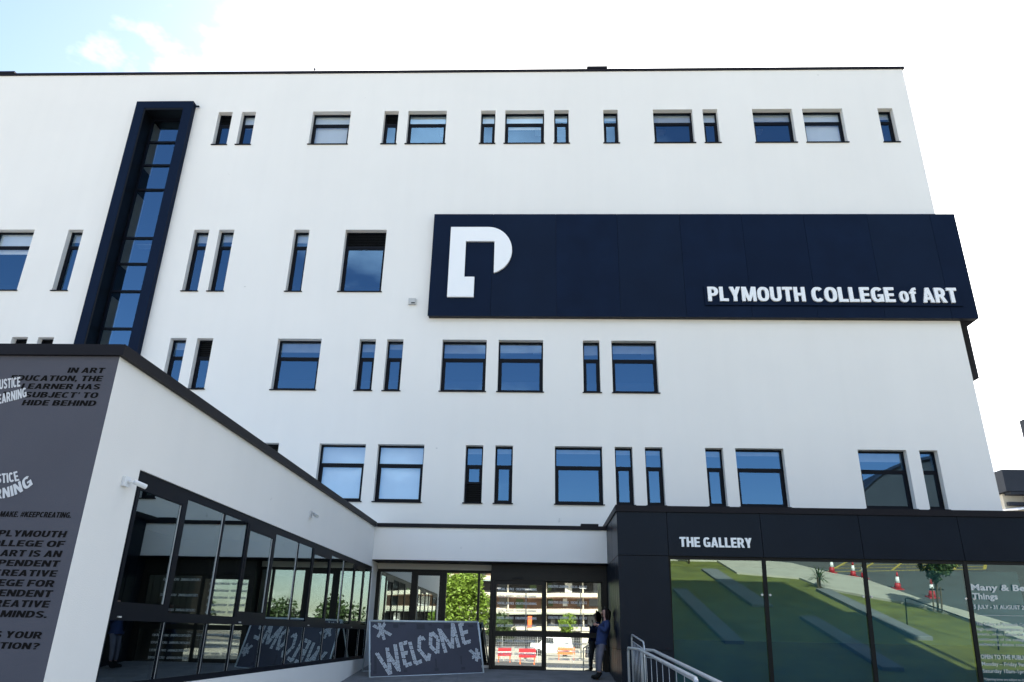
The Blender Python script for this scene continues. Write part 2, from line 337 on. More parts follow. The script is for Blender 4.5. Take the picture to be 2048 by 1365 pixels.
GL = {
 'A': (.74, [[(0, 0), (.235, 0), (.46, 1), (.25, 1)], [(.74, 0), (.505, 0), (.28, 1), (.49, 1)]]+_rect(.14, .19, .60, .35)),
 'B': (.69, _stem+_rect(.2, 1-_b, .32, 1)+_rect(.2, .42, .34, .59)+_rect(.2, 0, .32, _b)+_bowl(.32, .65, .47, 1, _s, .17)+_bowl(.32, .69, 0, .56, _s, .175)),
 'C': (.68, _ring(.72, 1, _s, .19, 42, 318)), 'D': (.71, _stem+_rect(.2, 1-_b, .32, 1)+_rect(.2, 0, .32, _b)+_bowl(.32, .71, 0, 1, _s, _b)),
 'E': (.58, _stem+_rect(.2, 1-_b, .58, 1)+_rect(.2, .41, .54, .585)+_rect(.2, 0, .59, _b)), 'F': (.56, _stem+_rect(.2, 1-_b, .57, 1)+_rect(.2, .39, .53, .565)),
 'G': (.71, _ring(.73, 1, _s, .19, 42, 322)+_rect(.38, .36, .71, .52)+_rect(.52, .02, .71, .4)), 'H': (.70, _stem+_rect(.465, 0, .70, 1)+_rect(.2, .40, .5, .59)),
 'I': (.235, _stem), 'J': (.54, _arc(.27, .27, .27, .27, .035, .09, 180, 360, 14, 2.3)+_rect(.305, .26, .54, 1)),
 'K': (.73, _stem+[[(.22, .34), (.22, .64), (.46, 1), (.72, 1)], [(.29, .52), (.45, .68), (.75, 0), (.48, 0)]]), 'L': (.56, _stem+_rect(.2, 0, .56, _b)),
 'M': (.90, _rect(0, 0, .21, 1)+_rect(.69, 0, .90, 1)+[[(0, 1), (.29, 1), (.53, 0), (.37, 0)], [(.90, 1), (.61, 1), (.37, 0), (.53, 0)]]),
 'N': (.71, _rect(0, 0, .22, 1)+_rect(.49, 0, .71, 1)+[[(0, 1), (.24, 1), (.71, 0), (.47, 0)]]), 'O': (.74, _ring(.74, 1, _s, .185)), 'P': (.66, _P),
 'R': (.71, _P+[[(.28, .44), (.50, .46), (.73, 0), (.47, 0)]]), 'S': (.67, _stroke(_S, .205)), 'T': (.64, _rect(0, 1-_b, .64, 1)+_rect(.20, 0, .44, .9)),
 'U': (.70, _rect(0, .34, _s, 1)+_rect(.465, .34, .70, 1)+_arc(.35, .35, .35, .35, .115, .165, 180, 360, 14, 2.3)),
 'V': (.72, [[(0, 1), (.245, 1), (.46, 0), (.26, 0)], [(.72, 1), (.475, 1), (.26, 0), (.46, 0)]]),
 'W': (1.06, [[(0, 1), (.23, 1), (.40, 0), (.18, 0)], [(.42, 1), (.60, 1), (.38, 0), (.20, 0)], [(.46, 1), (.64, 1), (.86, 0), (.68, 0)], [(1.06, 1), (.83, 1), (.66, 0), (.88, 0)]]),
 'X': (.72, [[(0, 1), (.26, 1), (.72, 0), (.46, 0)], [(.72, 1), (.46, 1), (0, 0), (.26, 0)]]), 'Y': (.70, [[(0, 1), (.255, 1), (.465, .38), (.235, .38)], [(.70, 1), (.445, 1), (.235, .38), (.465, .38)]]+_rect(.235, 0, .465, .42)),
 'Z': (.62, _rect(0, 1-_b, .62, 1)+_rect(0, 0, .62, _b)+[[(0, _b), (.25, _b), (.62, 1-_b), (.37, 1-_b)]]),
 'o': (.58, _ring(.58, .76, .205, .16)), 'f': (.40, _rect(.09, 0, .30, .76)+_rect(0, .58, .42, .73)+_arc(.38, .72, .29, .28, .08, .115, 90, 180, 8, 2.2)+_rect(.37, .835, .44, 1)),
 '.': (.22, _rect(0, 0, .22, .2)), ',': (.22, _rect(0, 0, .22, .2)+[[(.08, 0), (.22, 0), (.12, -.18), (.0, -.18)]]), "'": (.2, [[(.02, 1), (.2, 1), (.15, .68), (.05, .68)]]), '-': (.3, _rect(0, .35, .3, .52)),
 '?': (.60, _stroke(_Q, .20)+_rect(.20, 0, .42, .19)), '#': (.68, [[(.10, 0), (.22, 0), (.32, 1), (.20, 1)], [(.38, 0), (.50, 0), (.60, 1), (.48, 1)]]+_rect(0, .26, .66, .38)+_rect(.02, .62, .68, .74)),
}
def layout(s, sp=.075):
    x = 0; out = []
    for ch in s:
        if ch == ' ': x += .27; continue
        w, st = GL[ch]; out.append((x, w, st)); x += w+sp
    return out, x-sp
def block_text(s, x0, x1, z0, z1, y, mb=None, shear=0.0, warp=None):
    mb = mb or MB(); lay, tot = layout(s); h = z1-z0; sx_ = (x1-x0-shear*h)/tot; k = 0
    for gx_, w, st in lay:
        k = 0
        for t in st:
            quads = t[1] if t[0] == 'strip' else [t]
            for q in quads:
                p = [(x0+(gx_+a)*sx_+shear*b*h, z0+b*h) for a, b in q]
                if warp: p = [warp(*c_) for c_ in p]
                mb.quad(*[(a, y-.0004*k, b) for a, b in p])
            k += 1
    return mb
def block_letters(s, x0, x1, z0, z1, y, depth, m, parent):
    lay, tot = layout(s); h = z1-z0; sx_ = (x1-x0)/tot
    for gx_, w, st in lay:
        mb = MB()
        for k, t in enumerate(st):
            for q in (t[1] if t[0] == 'strip' else [t]):
                P_ = [(x0+(gx_+a)*sx_, z0+b*h) for a, b in q]
                area = sum(P_[i][0]*P_[(i+1) % len(P_)][1]-P_[(i+1) % len(P_)][0]*P_[i][1] for i in range(len(P_)))
                if area < 0: P_ = P_[::-1]
                n0 = len(mb.v); n = len(P_)
                mb.v += [(a, y, b) for a, b in P_]+[(a, y-depth-.0005*k, b) for a, b in P_]; mb.f.append(tuple(n0+n+i for i in range(n)))
                for i in range(n):
                    if t[0] == 'strip' and i in ((1, 3)): pass
                    j = (i+1) % n; mb.f.append((n0+i, n0+j, n0+n+j, n0+n+i))
        mb.build('letter', m, parent)

def wall_holes(mb, x0, x1, z0, z1, y, holes, depth):
    """front sheet facing -y with rectangular openings and their reveals"""
    xs = sorted({x0, x1, *[h[0] for h in holes], *[h[1] for h in holes]}); zs = sorted({z0, z1, *[h[2] for h in holes], *[h[3] for h in holes]})
    for i in range(len(xs)-1):
        for j in range(len(zs)-1):
            a, b, c, d = xs[i], xs[i+1], zs[j], zs[j+1]; mxx, mz = (a+b)/2, (c+d)/2
            if any(h[0] < mxx < h[1] and h[2] < mz < h[3] for h in holes): continue
            mb.quad((a, y, c), (b, y, c), (b, y, d), (a, y, d))
    for a, b, c, d in holes:
        e = y+depth
        mb.quad((a, y, c), (a, y, d), (a, e, d), (a, e, c)); mb.quad((b, y, c), (b, e, c), (b, e, d), (b, y, d))
        mb.quad((a, y, d), (b, y, d), (b, e, d), (a, e, d)); mb.quad((a, y, c), (a, e, c), (b, e, c), (b, y, c))

# ================================================================== SETTING
GZ = -2.0
def sheet(name, poly, z, m, top=None):
    mb = MB(); mb.v = [(x, y, z) for x, y in poly]; mb.f = [tuple(range(len(poly)))]
    o = mb.build(name, m)
    me = o.data; me.update()
    if me.polygons[0].normal.z < 0: me.flip_normals()
    return tag(o, kind='structure')
sheet('ground', [(-900, -900), (900, -900), (900, 900), (-900, 900)], GZ-0.02, 'soil')
road_p = [(13.8, -8.5), (14.7, -5.2), (15.6, -3.9), (15.8, 1.2), (16.7, 5.8), (18, 40), (32, 40), (27, -8), (70, -13), (70, -25), (-70, -25), (-70, -14), (5, -13)]
sheet('road', road_p, GZ+0.004, 'tarmac')
lawn_p = [(2.5, 16.4), (2.5, -9.2), (9.9, -9.0), (9.9, -4.9), (12.5, -3.6), (12.7, -0.9), (13.7, 0.7), (14.9, 2.3), (15.4, 4.0), (15.9, 16.4)]
sheet('lawn', lawn_p, GZ+0.03, 'grass')
pp = [(9.9, -9), (9.9, -4.9), (12.5, -3.6), (12.7, -0.9), (13.7, 0.7), (14.9, 2.3), (15.4, 4), (15.9, 16.4), (15.9, 39), (17.9, 39), (16.7, 5.8), (15.8, 1.2), (15.6, -3.9), (14.7, -5.2), (13.8, -8.5), (5, -13), (-70, -14), (-70, -9.5), (4, -9.3)]
mb = MB(); mb.prism(pp, lambda u, v, w: (u, v, GZ+w), 0.12); tag(mb.build('pavement', 'pave2'), kind='structure')
sheet('far_bounce_ground', [(-90, -25.1), (90, -25.1), (90, -99), (-90, -99)], GZ+0.002, 'pave2')  # unseen ground behind the camera, kept pale to bounce sunlight onto the facade
# sloping forecourt up to the doors
def pz(y): return -0.78-0.09*(19.5-y) if y > 10 else -1.635-0.012*(10-y)
mb = MB()
for a, b in ((19.9, 13.5), (13.5, 10)):
    mb.quad((-5.2 if a < 12 else -4.206, a, pz(a)-0.006), (-5.2 if a < 12 else -4.206, b, pz(b)-0.006), (2.3, b, pz(b)-0.006), (2.3, a, pz(a)-0.006))
    mb.quad((2.3, a, pz(a)-0.006), (2.3, b, pz(b)-0.006), (2.3, b, GZ-0.1), (2.3, a, GZ-0.1))
fore = tag(mb.build('forecourt', 'paving'), kind='structure')
mb = MB(); a, b = 10, -9.2; mb.quad((-4.206, a, pz(a)-.006), (-4.206, 6.6, pz(6.6)-.006), (2.3, 6.6, pz(6.6)-.006), (2.3, a, pz(a)-.006)).quad((-5.2, 6.6, pz(6.6)-.006), (-5.2, b, pz(b)-.006), (2.3, b, pz(b)-.006), (2.3, 6.6, pz(6.6)-.006)).quad((2.3, a, pz(a)-.006), (2.3, b, pz(b)-.006), (2.3, b, GZ-.1), (2.3, a, GZ-.1))
mb.quad((-30, 6.6, -1.7), (-30, -9.2, -1.87), (-5.2, -9.2, -1.87), (-5.2, 6.6, -1.7))
tag(mb.build('bounce_footway', 'pave2'), kind='structure')  # unseen ground, laid as a pale sheet to bounce light onto the entrance
slab_me = {}
yy = 19.45; row = 0
while yy > 13.6:
    x = -4.19 - (0.3 if row % 2 else 0)
    while x < 2.2:
        a, b = max(x, -4.19), min(x+0.594, 2.29); c, d = yy-0.594, yy
        if b-a > 0.08:
            mb = MB(); j = random.uniform(-0.0015, 0.0015)
            mb.hexa([(a, c, pz(c)-0.03), (b, c, pz(c)-0.03), (b, d, pz(d)-0.03), (a, d, pz(d)-0.03), (a, c, pz(c)+j), (b, c, pz(c)+j), (b, d, pz(d)+j), (a, d, pz(d)+j)])
            mb.build('paving_slab', 'paving', fore)
        x += 0.6
    yy -= 0.6; row += 1
# yellow box marking on the road
mb = MB()
def stripe(mb, x0, y0, x1, y1, w, z):
    d = Vector((x1-x0, y1-y0, 0)).normalized(); p = Vector((-d.y, d.x, 0))*w/2
    mb.quad((x0+p.x, y0+p.y, z), (x0-p.x, y0-p.y, z), (x1-p.x, y1-p.y, z), (x1+p.x, y1+p.y, z))
zr = GZ+0.009
for s in ((14.9, -6.3, 18.9, -12.3), (14.9, -6.3, 23.9, -8.2), (18.9, -12.3, 27.0, -13.2), (23.9, -8.2, 27, -13.2)): stripe(mb, *s, 0.15, zr)
for k in range(1, 5):
    t = k/5; stripe(mb, 14.9+4*t, -6.3-6*t, 23.9+3.1*t, -8.2-5*t, 0.12, zr+0.004)
    stripe(mb, 14.9+9*t, -6.3-1.9*t, 18.9+8.1*t, -12.3-0.9*t, 0.12, zr+0.008)
tag(mb.build('road_marking', 'yellow'), kind='structure')

# ================================================================== COLLEGE BUILDING
YF = 20.0
college = thing('college_building', 'white rendered four storey college block with scattered dark framed windows', 'building', (0, YF, GZ))
ROWS = [(15.10, 16.458, 16.03), (9.645, 11.821, 11.287), (6.478, 8.084, 7.53), (3.305, 4.906, 4.358)]
NW, WD = 0.489, 1.312
# (row, x of left edge, wide, blind drop, extra)
WINS = [(0, -11.045, 0, .0, 'Lt'), (0, -10.232, 0, 1.0, ''), (0, -7.773, 1, 2.5, ''), (0, -5.311, 0, 0, 'Lt'), (0, -4.495, 1, .75, ''), (0, -2.018, 0, .95, ''),
        (0, -1.199, 1, 1.2, ''), (0, .449, 0, .45, ''), (0, 2.095, 0, .4, ''), (0, 3.754, 1, .75, ''), (0, 5.404, 0, .95, ''), (0, 7.045, 1, .55, ''), (0, 8.692, 1, 2.5, ''), (0, 11.158, 0, .4, ''),
        (1, -17.58, 1, 1.3, ''), (1, -15.15, 0, .5, ''), (1, -11.039, 0, .5, ''), (1, -10.228, 0, .45, ''), (1, -7.804, 0, .5, ''), (1, -6.158, 1, 0, 'Lt'),
        (2, -15.96, 0, 0, 'Lt'), (2, -15.15, 0, 0, 'Lt'), (2, -11.069, 0, .4, ''), (2, -10.258, 0, 0, 'Lt'), (2, -7.80, 1, .5, ''), (2, -5.34, 0, .45, ''), (2, -4.518, 0, .3, ''), (2, -2.866, 1, .5, ''),
        (2, -1.202, 1, .45, ''), (2, 1.275, 0, .55, ''), (2, 2.11, 1, .45, ''),
        (3, -7.815, 0, 0, 'Lt'), (3, -6.166, 1, 2.5, ''), (3, -4.513, 1, 2.5, ''), (3, -2.036, 0, .25, 'Lb'), (3, -1.208, 0, .22, ''), (3, .449, 1, .18, ''), (3, 2.105, 0, .2, ''), (3, 2.935, 0, .2, ''),
        (3, 4.59, 0, .25, ''), (3, 5.414, 1, .18, ''), (3, 8.731, 1, .4, ''), (3, 10.386, 0, 0, '')]
XR, XL, ZT = 12.265, -26.0, 18.09
holes = []
for r, x, w, bl, ex in WINS: holes.append((x, x+(WD if w else NW), ROWS[r][0], ROWS[r][1]))
TW = (-13.53, -12.16, 6.9, 16.45)
holes.append(TW)
wl = MB()
wall_holes(wl, XL, XR, 2.3, ZT, YF, holes, 0.26)
wl.quad((XR, YF, -2), (XR, 36, -2), (XR, 36, ZT), (XR, YF, ZT)); wl.quad((XL, YF, -2), (XL, YF, ZT), (XL, 36, ZT), (XL, 36, -2))
wl.quad((XL, 36, -2), (XL, 36, ZT), (XR, 36, ZT), (XR, 36, -2)); wl.quad((XL, YF, ZT-0.3), (XR, YF, ZT-0.3), (XR, 36, ZT-0.3), (XL, 36, ZT-0.3))
wl.build('wall', 'render', college)
MB().box(XL-0.05, XR+0.05, YF-0.045, YF+0.45, ZT, ZT+0.09).build('roof_coping', 'coping', college)
MB().box(1.58, 2.28, YF-0.06, YF+0.5, ZT+0.092, ZT+0.19).build('roof_cowl', 'coping', college)
MB().box(-24, -18.7, YF-0.06, YF+0.5, ZT+0.092, ZT+0.17).build('roof_cowl', 'coping', college)
# interior floors (ceilings, floors, back wall) behind the windows
ri = MB()
for i, (z0, z1, zt) in enumerate(ROWS):
    a, b = z0-0.75, z1+0.22
    for p, q in ((XL+.1, -13.75), (-11.9, XR-.1)):
        ri.quad((p, 24.5, a), (q, 24.5, a), (q, 24.5, b), (p, 24.5, b)); ri.quad((p, YF+.3, a), (q, YF+.3, a), (q, 24.5, a), (p, 24.5, a))
        ri.quad((p, YF+.265, b), (q, YF+.265, b), (q, 24.5, b), (p, 24.5, b))
ri.build('room_interior', 'room', college)
lt = MB()
for i, (z0, z1, zt) in enumerate(ROWS):
    b = z1+0.2
    for k in range(11):
        x = XL+2+k*3.4; lt.box(x, x+1.2, 21.3, 21.6, b-0.03, b)
lt.build('ceiling_light_panel', 'ceil', college)
# window kit: frame, sash, panes, sill, louvre, shared between alike windows
KIT = {}
def window_kit(r, w, ex):
    key = (r, w, ex)
    if key in KIT: return KIT[key]
    z0, z1, zt = ROWS[r]; W_ = WD if w else NW; H = z1-z0; t = zt-z0; f = .045; y0, y1 = .19, .262
    if ex == 'Lb': t2 = .52
    fr = MB()
    fr.box(0, f, y0, y1, 0, H).box(W_-f, W_, y0, y1, 0, H).box(f, W_-f, y0, y1, H-f, H).box(f, W_-f, y0, y1, 0, .055).box(f, W_-f, y0, y1, t-.03, t+.03)
    def me(mb, n, m):
        q = bpy.data.meshes.new(n); q.from_pydata(mb.v, [], mb.f); q.materials.append(MT[m]); q.update(); return q
    k = {'frame': me(fr, 'window', 'frame')}
    sa = MB(); s = .058; a, b, c, d = f, W_-f, .055, t-.03; yy0, yy1 = y0+.008, y1-.012
    if ex == 'Lb': c = t2+.03
    sa.box(a, a+s, yy0, yy1, c, d).box(b-s, b, yy0, yy1, c, d).box(a+s, b-s, yy0, yy1, c, c+s).box(a+s, b-s, yy0, yy1, d-s*.8, d)
    k['sash'] = me(sa, 'sash', 'frame')
    panes = []
    pn = MB(); pn.quad((a+s, y0+.035, c+s), (b-s, y0+.035, c+s), (b-s, y0+.035, d-s*.8), (a+s, y0+.035, d-s*.8)); panes.append(me(pn, 'pane', 'g_win'))
    lz = None
    if ex == 'Lt': lz = (t+.03, H-f)
    else:
        pn = MB(); pn.quad((f, y0+.035, t+.03), (W_-f, y0+.035, t+.03), (W_-f, y0+.035, H-f), (f, y0+.035, H-f)); panes.append(me(pn, 'pane', 'g_win'))
    if ex == 'Lb': lz = (.055, t2)
    k['panes'] = panes
    if lz:
        lo = MB(); lo.box(f, W_-f, y1-.02, y1, lz[0], lz[1]); n = max(5, int((lz[1]-lz[0])/.055))
        for i in range(n):
            z = lz[0]+(i+.5)*(lz[1]-lz[0])/n
            lo.hexa([(f, y0+.005, z-.018), (W_-f, y0+.005, z-.018), (W_-f, y1-.02, z+.012), (f, y1-.02, z+.012), (f, y0+.005, z-.012), (W_-f, y0+.005, z-.012), (W_-f, y1-.02, z+.018), (f, y1-.02, z+.018)])
        k['louvre'] = me(lo, 'louvre', 'inner')
    si = MB(); si.hexa([(-.03, -.045, -.022), (W_+.03, -.045, -.022), (W_+.03, .20, .002), (-.03, .20, .002), (-.03, -.045, .006), (W_+.03, -.045, .006), (W_+.03, .20, .028), (-.03, .20, .028)])
    k['sill'] = me(si, 'sill', 'frame')
    KIT[key] = k; return k
def add(me, name, parent, loc=(0, 0, 0)):
    o = bpy.data.objects.new(name, me); C.objects.link(o); o.parent = parent; o.location = loc; return o
for r, x, w, bl, ex in WINS:
    k = window_kit(r, w, ex); z0, z1, zt = ROWS[r]; W_ = WD if w else NW
    o = add(k['frame'], 'window', college, (x, 0, z0-GZ))
    if ex == 'Lt': o['label'] = 'dark framed window with a black louvre over its pane'
    if ex == 'Lb': o['label'] = 'narrow window with a black louvre at its foot'
    add(k['sash'], 'sash', o); add(k['sill'], 'sill', o)
    for p in k['panes']: add(p, 'pane', o)
    if 'louvre' in k: add(k['louvre'], 'louvre', o)
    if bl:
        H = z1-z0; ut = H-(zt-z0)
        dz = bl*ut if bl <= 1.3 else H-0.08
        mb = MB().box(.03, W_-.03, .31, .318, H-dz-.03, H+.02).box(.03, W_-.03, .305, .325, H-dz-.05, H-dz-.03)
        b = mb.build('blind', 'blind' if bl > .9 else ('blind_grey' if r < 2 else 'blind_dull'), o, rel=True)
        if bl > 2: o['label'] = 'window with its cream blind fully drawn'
# small items on the facade
ib = thing('alarm_box', 'small white alarm sounder box on the wall left of the navy sign', 'alarm box', (-3.85, YF-0.05, 9.2))
MB().box(-3.96, -3.74, YF-0.10, YF-0.001, 9.20, 9.39).build('case', 'boxg', ib)
MB().box(-3.87, -3.76, YF-0.104, YF-0.10, 9.215, 9.25).build('grille', 'frame', ib)
an = thing('roof_antenna', 'tiny antenna with knob on the roof edge above the top windows', 'antenna', (-8.0, YF+.15, ZT+.09))
MB().tube([(-8, YF+.15, ZT+.09), (-8, YF+.15, ZT+.34)], .018, 6).build('mast', 'frame', an)
MB().lathe((-8, YF+.15, ZT+.30), [(.01, 0), (.04, .02), (.04, .06), (.01, .09)], 8).build('knob', 'frame', an)

# stair tower window: projecting navy surround and tall ladder of panes
TX0, TX1, TZ0, TZ1, TY = -13.86, -11.88, 5.2, 16.75, 19.78
st = MB()
st.box(TX0, TX0+.31, TY, YF-.002, TZ0, TZ1).box(TX1-.31, TX1, TY, YF-.002, TZ0, TZ1).box(TX0+.31, TX1-.31, TY, YF-.002, TZ1-.28, TZ1)
tw = st.build('stair_window_surround', 'navy', college)
tl = MB(); a, b = TW[0], TW[1]
tl.box(a-.02, a+.03, TY+.01, 20.36, 6.9, 16.44).box(b-.03, b+.02, TY+.01, 20.36, 6.9, 16.44).box(a+.03, b-.03, TY+.01, 20.36, 16.40, 16.47)
tl.build('lining', 'inner', tw)
tf = MB()
tz = [7.55, 8.50, 9.77, 10.74, 11.68, 13.52, 14.49, 15.43]
yg = 20.30
tf.box(a+.03, a+.10, yg, yg+.06, 6.9, 16.40).box(b-.10, b-.03, yg, yg+.06, 6.9, 16.40).box(a+.10, b-.10, yg, yg+.06, 16.33, 16.40)
fro = tf.build('stair_window_frame', 'frame', college)
for z in tz: MB().box(a+.10, b-.10, yg-.02, yg+.05, z-.035, z+.035).build('transom', 'frame', fro)
lv = [6.9]+tz+[16.33]
for i in range(len(lv)-1):
    z0, z1 = lv[i]+.035, lv[i+1]-.035
    MB().quad((a+.10, yg+.03, z0), (b-.10, yg+.03, z0), (b-.10, yg+.03, z1), (a+.10, yg+.03, z1)).build('pane', 'g_tow', fro)
ti = MB(); ti.quad((a-.3, 22.6, 6.5), (b+1.2, 22.6, 6.5), (b+1.2, 22.6, 17), (a-.3, 22.6, 17)); ti.quad((a-.15, 20.38, 6.5), (a-.15, 22.6, 6.5), (a-.15, 22.6, 17), (a-.15, 20.38, 17))
ti.quad((a-.3, 20.38, 16.6), (b+1, 20.38, 16.6), (b+1, 22.6, 16.6), (a-.3, 22.6, 16.6))
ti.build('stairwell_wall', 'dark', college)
rv = MB()
for z0_, z1_ in ((6.9, 9.7), (10.8, 13.5), (14.5, 16.4)): rv.quad((a+.02, 20.37, z0_), (a+.02, 20.95, z0_), (a+.02, 20.95, z1_), (a+.02, 20.37, z1_))
rv.build('stairwell_reveal', 'blind', college)
MB().box(TX1+.002, TX1+.15, TY+.12, TY+.17, 16.62, 16.66).build('stay_bracket', 'navy2', college)

# entrance beam, soffit, doors ------------------------------------------------
eb = MB().box(-4.204, 1.74, 19.15, 19.98, 1.715, 2.52).build('entrance_beam', 'render', college)
MB().box(-4.15, 1.74, 19.105, 20.0, 2.52, 2.615).build('coping', 'coping', eb)
MB().box(1.1, 1.55, 19.3, 19.6, 2.617, 2.70).build('roof_outlet', 'coping', eb)
MB().box(-4.2, 1.74, 19.17, 20.0, 1.69, 1.713).build('soffit', 'coping', eb)
wl2 = MB(); wl2.quad((XL, YF, -2), (-4.21, YF, -2), (-4.21, YF, 2.3), (XL, YF, 2.3)); wl2.quad((-4.21, YF, 1.72), (XR, YF, 1.72), (XR, YF, 2.3), (-4.21, YF, 2.3)); wl2.quad((1.80, YF, -2), (XR, YF, -2), (XR, YF, 1.72), (1.80, YF, 1.72))
wl2.build('lower_wall', 'render', college)
gy = 19.88
MB().box(-4.19, -1.20, gy-.03, gy+.05, 1.545, 1.688).build('head_panel', 'cream', college)
eg = MB(); gx = [-4.19, -3.235, -2.43, -1.53, -1.20]
fz0, fz1 = -.71, 1.545
eg.box(-4.19, -1.20, gy, gy+.06, fz1-.07, fz1).box(-4.19, -1.20, gy, gy+.06, fz0, fz0+.06)
for x, w in ((-4.16, .05), (-3.235, .055), (-2.43, .06), (-1.53, .03), (-1.215, .015)): eg.box(x-w, x+w, gy-.003, gy+.063, fz0+.06, fz1-.07)
eg.box(-3.18, -3.12, gy-.01, gy+.05, fz0+.06, 1.40).box(-2.55, -2.49, gy-.01, gy+.05, fz0+.06, 1.40).box(-3.18, -2.49, gy-.01, gy+.05, 1.40, 1.474)
eo = eg.build('entrance_window', 'doorf', college)
for x0, x1 in ((-4.11, -3.29), (-3.12, -2.55), (-2.37, -1.56), (-1.50, -1.23)):
    MB().quad((x0, gy+.03, fz0+.06), (x1, gy+.03, fz0+.06), (x1, gy+.03, fz1-.07), (x0, gy+.03, fz1-.07)).build('pane', 'g_door', eo)
MB().box(-4.19, -1.20, gy-.12, gy+.08, -1.0, fz0).build('upstand', 'render', college)
# automatic sliding doors
dy = 19.5
dh = MB().box(-1.19, 1.738, dy-.01, dy+.42, 1.29, 1.69).box(-1.19, -1.12, dy-.01, dy+.42, -.85, 1.29).box(1.63, 1.738, dy-.01, dy+.42, -.85, 1.29)
do = dh.build('door_surround', 'doorf', college)
MB().box(-.62, -.38, dy-.05, dy-.01, 1.33, 1.365).build('door_sensor', 'joint', do)
MB().box(-1.19, 1.738, dy-.014, dy-.010, 1.495, 1.505).build('header_joint', 'joint', do)
def leaf(x0, x1, z0, z1, y, top, side, bot, glassx=None):
    f = MB(); f.box(x0, x0+side, y, y+.05, z0, z1).box(x1-side, x1, y, y+.05, z0, z1).box(x0+side, x1-side, y, y+.05, z1-top, z1).box(x0+side, x1-side, y, y+.05, z0, z0+bot).box(x0+side, x1-side, y, y+.05, -.03, .09)
    o = f.build('sliding_door', 'doorf', college)
    for a_, b_ in ((z0+bot, -.03), (.09, z1-top)):
        MB().quad((x0+side, y+.025, a_), (x1-side, y+.025, a_), (x1-side, y+.025, b_), (x0+side, y+.025, b_)).build('pane', 'g_door', o)
    return o
L1 = leaf(-1.115, .175, -.80, 1.29, dy+.02, .10, .075, .11)
L2 = leaf(.18, 1.63, -.815, 1.29, dy+.09, .02, .035, .05)
fn = lambda yy: (lambda x, z: (x, yy, z))
vt = MB(); v2 = MB()
for z in (1.055, .885, .715, .54, .37, .19): block_text('SOCIAL JUSTICE   CREATIVE LEARNING', -1.02, -.03, z, z+.055, dy+.040, vt)
for z in (-.16, -.30, -.45, -.60): block_text('SOCIAL JUSTICE   CREATIVE LEARNING', -1.02, -.06, z, z+.05, dy+.040, vt)
tag(vt.build('lettering', 'vinyl', L1), kind='stuff')
for z in (1.14, .76, .40, .22): block_text('CREATIVE LEARNING   SOCIAL JUSTICE', .26, 1.24, z, z+.06, dy+.110, v2)
for z in (-.20, -.37, -.55, -.72): block_text('CREATIVE LEARNING   SOCIAL JUSTICE', .26, 1.26, z, z+.055, dy+.110, v2)
tag(v2.build('lettering', 'vinyl', L2), kind='stuff')
# lobby behind the doors
lb = MB(); lb.quad((-4.2, 27, -1), (1.8, 27, -1), (1.8, 27, 1.9), (-4.2, 27, 1.9)); lb.quad((-4.2, 19.95, -.8), (1.8, 19.95, -.8), (1.8, 27, -.8), (-4.2, 27, -.8)); lb.quad((-4.2, 20.0, 1.8), (1.8, 20.0, 1.8), (1.8, 27, 1.8), (-4.2, 27, 1.8))
lb.quad((1.8, 19.9, -1), (1.8, 27, -1), (1.8, 27, 1.9), (1.8, 19.9, 1.9)); lb.quad((-4.2, 19.95, -1), (-4.2, 27, -1), (-4.2, 27, 1.9), (-4.2, 19.95, 1.9))
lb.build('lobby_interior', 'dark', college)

# ================================================================== SIGN BAND
SY = 19.79
sign = thing('fascia_sign', 'long navy sign band with white letter P emblem and PLYMOUTH COLLEGE of ART', 'sign', (4.7, SY, 8.76))
sx = [-3.33, -1.46, .49, 2.39, 4.322, 6.23, 8.12, 10.05, 11.95, 12.70]
z0, z1 = 8.765, 12.262
for i in range(len(sx)-1):
    p = MB().box(sx[i]+(.004 if i else 0), sx[i+1]-(.004 if i < len(sx)-2 else 0), SY+(.0015 if i % 2 else 0), SY+.03, z0, z1).build('panel', ('navy', 'navy_b', 'navy_c', 'navy_b', 'navy_c', 'navy', 'navy_c', 'navy_b', 'navy')[i], sign)
MB().box(sx[0]+.02, 12.66, SY+.035, YF-.002, z0+.003, z1-.003).build('backing', 'navy2', sign)
MB().box(12.665, 12.70, SY+.032, 20.4, z0, z1).box(12.665, 12.70, 20.41, 24.2, 7.15, z1).build('return_panel', 'navy2', sign)
MB().box(12.28, 12.66, YF+.0, YF+.03, 8.79, 8.85).box(12.28, 12.66, 20.3, 20.36, 8.9, 8.95).box(12.28, 12.66, 24.1, 24.16, 7.3, 7.36).box(12.28, 12.66, 22.0, 22.06, 7.3, 7.36).build('bracket', 'coping', sign)
# emblem
arc = []
cx, cz = -1.60, 10.93; rx, rz = .745, .825
for i in range(0, 13):
    t = R(90-i*90/12); arc.append((cx+rx*math.cos(t), cz+rz*math.sin(t)))
for i in range(1, 13):
    t = R(-i*76/12); arc.append((cx+rx*math.cos(t), cz+.80*math.sin(t)))
arc[-1] = (-1.395, 10.165)
P = [(-2.772, 9.35), (-1.976, 9.35), (-1.976, 10.025), (-2.283, 10.025), (-2.283, 11.25), (-1.40, 11.25), (-1.395, 10.165)] + arc[::-1][1:] + [(-2.772, 11.755)]
mb = MB(); mb.prism(P, lambda u, v, w: (u, SY-.003-w, v), .075)
emb = mb.build('emblem', 'white', sign); bmm = bmesh.new(); bmm.from_mesh(emb.data); bmesh.ops.recalc_face_normals(bmm, faces=bmm.faces); bmm.to_mesh(emb.data); bmm.free()
bevel(emb, .006, 2)
lp = MB().box(4.88, 12.31, SY-.055, SY-.012, 9.13, 9.75).build('letter_plate', 'navy', sign)
LY = SY-.058
block_letters('PLYMOUTH', 4.965, 7.80, 9.235, 9.70, LY, .05, 'white', sign)
block_letters('COLLEGE', 7.985, 10.375, 9.225, 9.70, LY, .05, 'white', sign)
